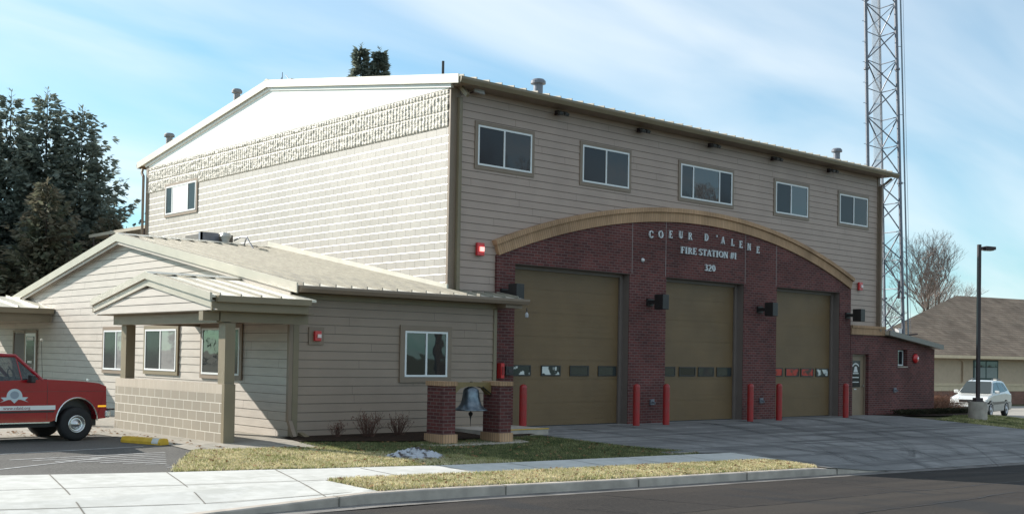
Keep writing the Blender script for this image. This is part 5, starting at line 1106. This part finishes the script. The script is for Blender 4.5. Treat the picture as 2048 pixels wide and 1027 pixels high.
BC=mk_bare('large leafless street tree across the road, nearest the camera side',(20,-27,-.6),17,14,gd_,maxd=7,thick=.017); dup(BC,(30,-28,-.8),'large leafless street tree across the road, middle one',2.2,.95); dup(BC,(44,-27,-1),'large leafless street tree across the road, farthest right',4.1,1.0)
# distant treeline
def treeline(name,label,x0,y0,x1,y1,h,n,seed):
    rn=random.Random(seed); mb=MB()
    for i in range(n):
        t_=rn.random(); x=x0+(x1-x0)*t_+rn.uniform(-6,6); y=y0+(y1-y0)*t_+rn.uniform(-6,6); hh=h*rn.uniform(.55,1.1)
        for k in range(70):
            a=rn.random()*6.28; z=hh*rn.random(); rr=hh*.28*(1-(z/hh))*rn.uniform(.4,1)+.3; c_=Vector((x+rr*math.cos(a),y+rr*math.sin(a),z)); s_=rn.uniform(.4,1.0)
            v1=Vector((rn.uniform(-1,1),rn.uniform(-1,1),rn.uniform(-1,1)))*s_; v2=Vector((rn.uniform(-1,1),rn.uniform(-1,1),rn.uniform(-1,1)))*s_; mb.quad(c_,c_+v1,c_+v2)
    o=mb.build(name,folmat('distant trees',(.045,.055,.04),(.085,.075,.055),.2),None,recalc=False); tag(o,label,'treeline'); o['kind']='stuff'
treeline('far_treeline','far hazy line of mixed trees on the horizon',60,160,220,60,8,70,3)
treeline('far_treeline','far line of trees behind the rear of the property',-80,120,60,170,9,60,8)
# shrubs: bare twiggy
def twigs(name,label,loc,h,w,n,seed,group=None,m_=None):
    rn=random.Random(seed); t=thing(name,label,'shrub',loc,0,group); mb=MB(); lf=MB()
    for i in range(n):
        a=rn.random()*6.28; rr=w*rn.random()**.7; p=Vector((.25*rr*math.cos(a),.25*rr*math.sin(a),0)); e=Vector((rr*math.cos(a),rr*math.sin(a),h*rn.uniform(.5,1.1))); md=(p+e)/2+Vector((rn.uniform(-.05,.05),rn.uniform(-.05,.05),.04)); mb.tube(p,md,.006,.005,3,False); mb.tube(md,e,.005,.002,3,False)
        for k in range(3):
            q=md+(e-md)*rn.random(); e2=q+Vector((rn.uniform(-.12,.12),rn.uniform(-.12,.12),rn.uniform(.02,.15)))*h/.4; mb.tube(q,e2,.003,.0015,3,False)
            s_=.025; c_=e2; lf.quad(c_,c_+Vector((rn.uniform(-s_,s_),rn.uniform(-s_,s_),s_)),c_+Vector((rn.uniform(-s_,s_),rn.uniform(-s_,s_),-s_)))
    mb.build('twigs',m_ or mat('reddish twigs',(.10,.05,.035),.8,0,.3,8),t,recalc=False); lf.build('dry_leaves',mat('dry red leaves',(.12,.045,.03),.8,0,.4,12),t,recalc=False); return t
gs='small bare shrubs in the bed along the low wing'
twigs('shrub','small bare shrub in the bed nearest the porch corner',(-3.75,-.95,0),.32,.22,26,1,gs); twigs('shrub','largest bare reddish shrub in the bed under the wing window',(-3.05,-1.15,0),.48,.38,60,2,gs); twigs('shrub','bare shrub just left of the left bell pier',(-2.15,-1.0,0),.42,.30,40,3,gs); twigs('shrub','small bare shrub behind the bell clapper',(-.9,-.9,0),.32,.2,22,4,gs)
twigs('shrub','low reddish shrub at the left rear of the truck bumper by the porch wall',(-6.75,5.2,0),.40,.35,60,8,None,mat('rust twigs',(.30,.09,.04),.8,0,.3,8))
gr_='rust brown shrubs between the lean-to and the suv'
for i,(x,y,h_,w_,l_) in enumerate(((24.6,.9,.35,.7,'rust brown twiggy shrub beside the lean-to end'),(26.0,.9,.45,.8,'rust brown twiggy shrub, middle of the group behind the side bed'),(28.3,2.6,.8,.7,'rust brown twiggy shrub nearest the suv'),(27.6,-2.9,.30,.7,'low dark shrub right of the lamp base'),(26.2,-4.3,.22,.6,'low dark shrub at the right edge beyond the side lawn'))):
    twigs('rust_shrub',l_,(x,y,H(x,y)),h_,w_,260,20+i,gr_,mat('rust brown twigs',(.24,.12,.07),.8,0,.3,6))
# dark low hedge in the side bed
def hedge(name,label,pts,h,w,seed,n):
    rn=random.Random(seed); mb=MB()
    for i in range(n):
        k=rn.random()*(len(pts)-1); a=int(k); t_=k-a; x=pts[a][0]+(pts[a+1][0]-pts[a][0])*t_+rn.uniform(-w,w); y=pts[a][1]+(pts[a+1][1]-pts[a][1])*t_+rn.uniform(-w,w); z=H(x,y)+h*rn.random()**.8
        c_=Vector((x,y,z)); s_=.05; mb.quad(c_,c_+Vector((rn.uniform(-s_,s_),rn.uniform(-s_,s_),rn.uniform(0,s_))),c_+Vector((rn.uniform(-s_,s_),rn.uniform(-s_,s_),rn.uniform(0,s_))))
    o=mb.build(name,folmat('low juniper',(.025,.028,.016),(.05,.045,.025),4),None,recalc=False); tag(o,label,'ground cover'); o['kind']='stuff'
hedge('low_groundcover','low dark ground cover in the bed at the foot of the lean-to',[(19.9,-.55),(23,-.6),(25.5,-.7)],.17,.30,4,9000)
# grass ----------------------------------------------------------
def inpoly(x,y,P):
    c_=False; j=len(P)-1
    for i in range(len(P)):
        if (P[i][1]>y)!=(P[j][1]>y) and x<(P[j][0]-P[i][0])*(y-P[i][1])/(P[j][1]-P[i][1])+P[i][0]: c_=not c_
        j=i
    return c_
def grass(name,label,poly,n,seed,hh=.045,green=.5):
    rn=random.Random(seed); mb=MB(); xs=[p[0] for p in poly]; ys=[p[1] for p in poly]; k=0
    while k<n:
        x=rn.uniform(min(xs),max(xs)); y=rn.uniform(min(ys),max(ys))
        if not inpoly(x,y,poly): continue
        x+=rn.gauss(0,.028); y+=rn.gauss(0,.028); k+=1; z=H(x,y)
        nv=mathutils.noise.noise(Vector((x*1.1,y*1.1,seed)))+.5*mathutils.noise.noise(Vector((x*4,y*4,7)))
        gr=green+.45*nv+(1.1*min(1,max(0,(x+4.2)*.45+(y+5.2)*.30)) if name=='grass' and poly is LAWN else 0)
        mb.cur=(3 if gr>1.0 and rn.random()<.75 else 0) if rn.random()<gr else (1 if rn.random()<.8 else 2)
        for b_ in range(2):
            a=rn.random()*6.28; w=rn.uniform(.004,.009)*(1.3 if mb.cur==1 else 1); h_=hh*rn.uniform(.5,1.25); ox,oy=rn.uniform(-.02,.02),rn.uniform(-.02,.02); l=rn.uniform(-.03,.03); l2=rn.uniform(-.03,.03)
            c0,s0=math.cos(a)*w,math.sin(a)*w; mb.quad((x+ox-c0,y+oy-s0,z),(x+ox+c0,y+oy+s0,z),(x+ox+l,y+oy+l2,z+h_))
    o=mb.build(name,[folmat('green grass blades',(.24,.26,.10),(.38,.37,.17),2,.3),folmat('straw grass blades',(.58,.50,.30),(.80,.72,.46),3,.3),folmat('dead leaf bits',(.30,.18,.10),(.62,.56,.46),9,.1),folmat('dark green shade and verge blades',(.085,.11,.05),(.16,.175,.085),2,.3)],None,recalc=False); tag(o,label,'grass'); o['kind']='stuff'
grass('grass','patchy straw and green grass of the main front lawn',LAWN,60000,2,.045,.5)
grass('grass','yellowed grass of the narrow kerbside strip',STRIP,34000,3,.05,.42)
grass('grass','dark green grass beside the driveway near the lamp post',VERGE,22000,4,.05,.95)
def leaves(name,label,polys,n,seed):
    rn=random.Random(seed); mb=MB()
    for i in range(n):
        P,w=rn.choice(polys); xs=[p[0] for p in P]; ys=[p[1] for p in P]
        for _ in range(20):
            x=rn.uniform(min(xs),max(xs)); y=rn.uniform(min(ys),max(ys))
            if inpoly(x,y,P): break
        z=H(x,y)+w; s_=rn.uniform(.02,.045); a=rn.random()*6.28; c_=Vector((x,y,z+.01)); u_=Vector((math.cos(a),math.sin(a),rn.uniform(-.3,.5)))*s_; v_=Vector((-math.sin(a),math.cos(a),rn.uniform(-.3,.5)))*s_*.7
        mb.quad(c_-u_,c_-v_,c_+u_,c_+v_)
    o=mb.build(name,folmat('brown fallen leaves',(.16,.08,.035),(.30,.18,.09),5,.15),None,recalc=False); tag(o,label,'fallen leaves'); o['kind']='stuff'
leaves('fallen_leaves','brown leaves scattered over lawn, kerb strip and walk',[(STRIP,.035),(LAWN,.03),(STRIP,.03),(LAWN,.03),([(-12,3),(-6.8,4.5),(-6.8,-1.8),(-7.4,-1.8),(-7.6,2)],.02)],1300,6)
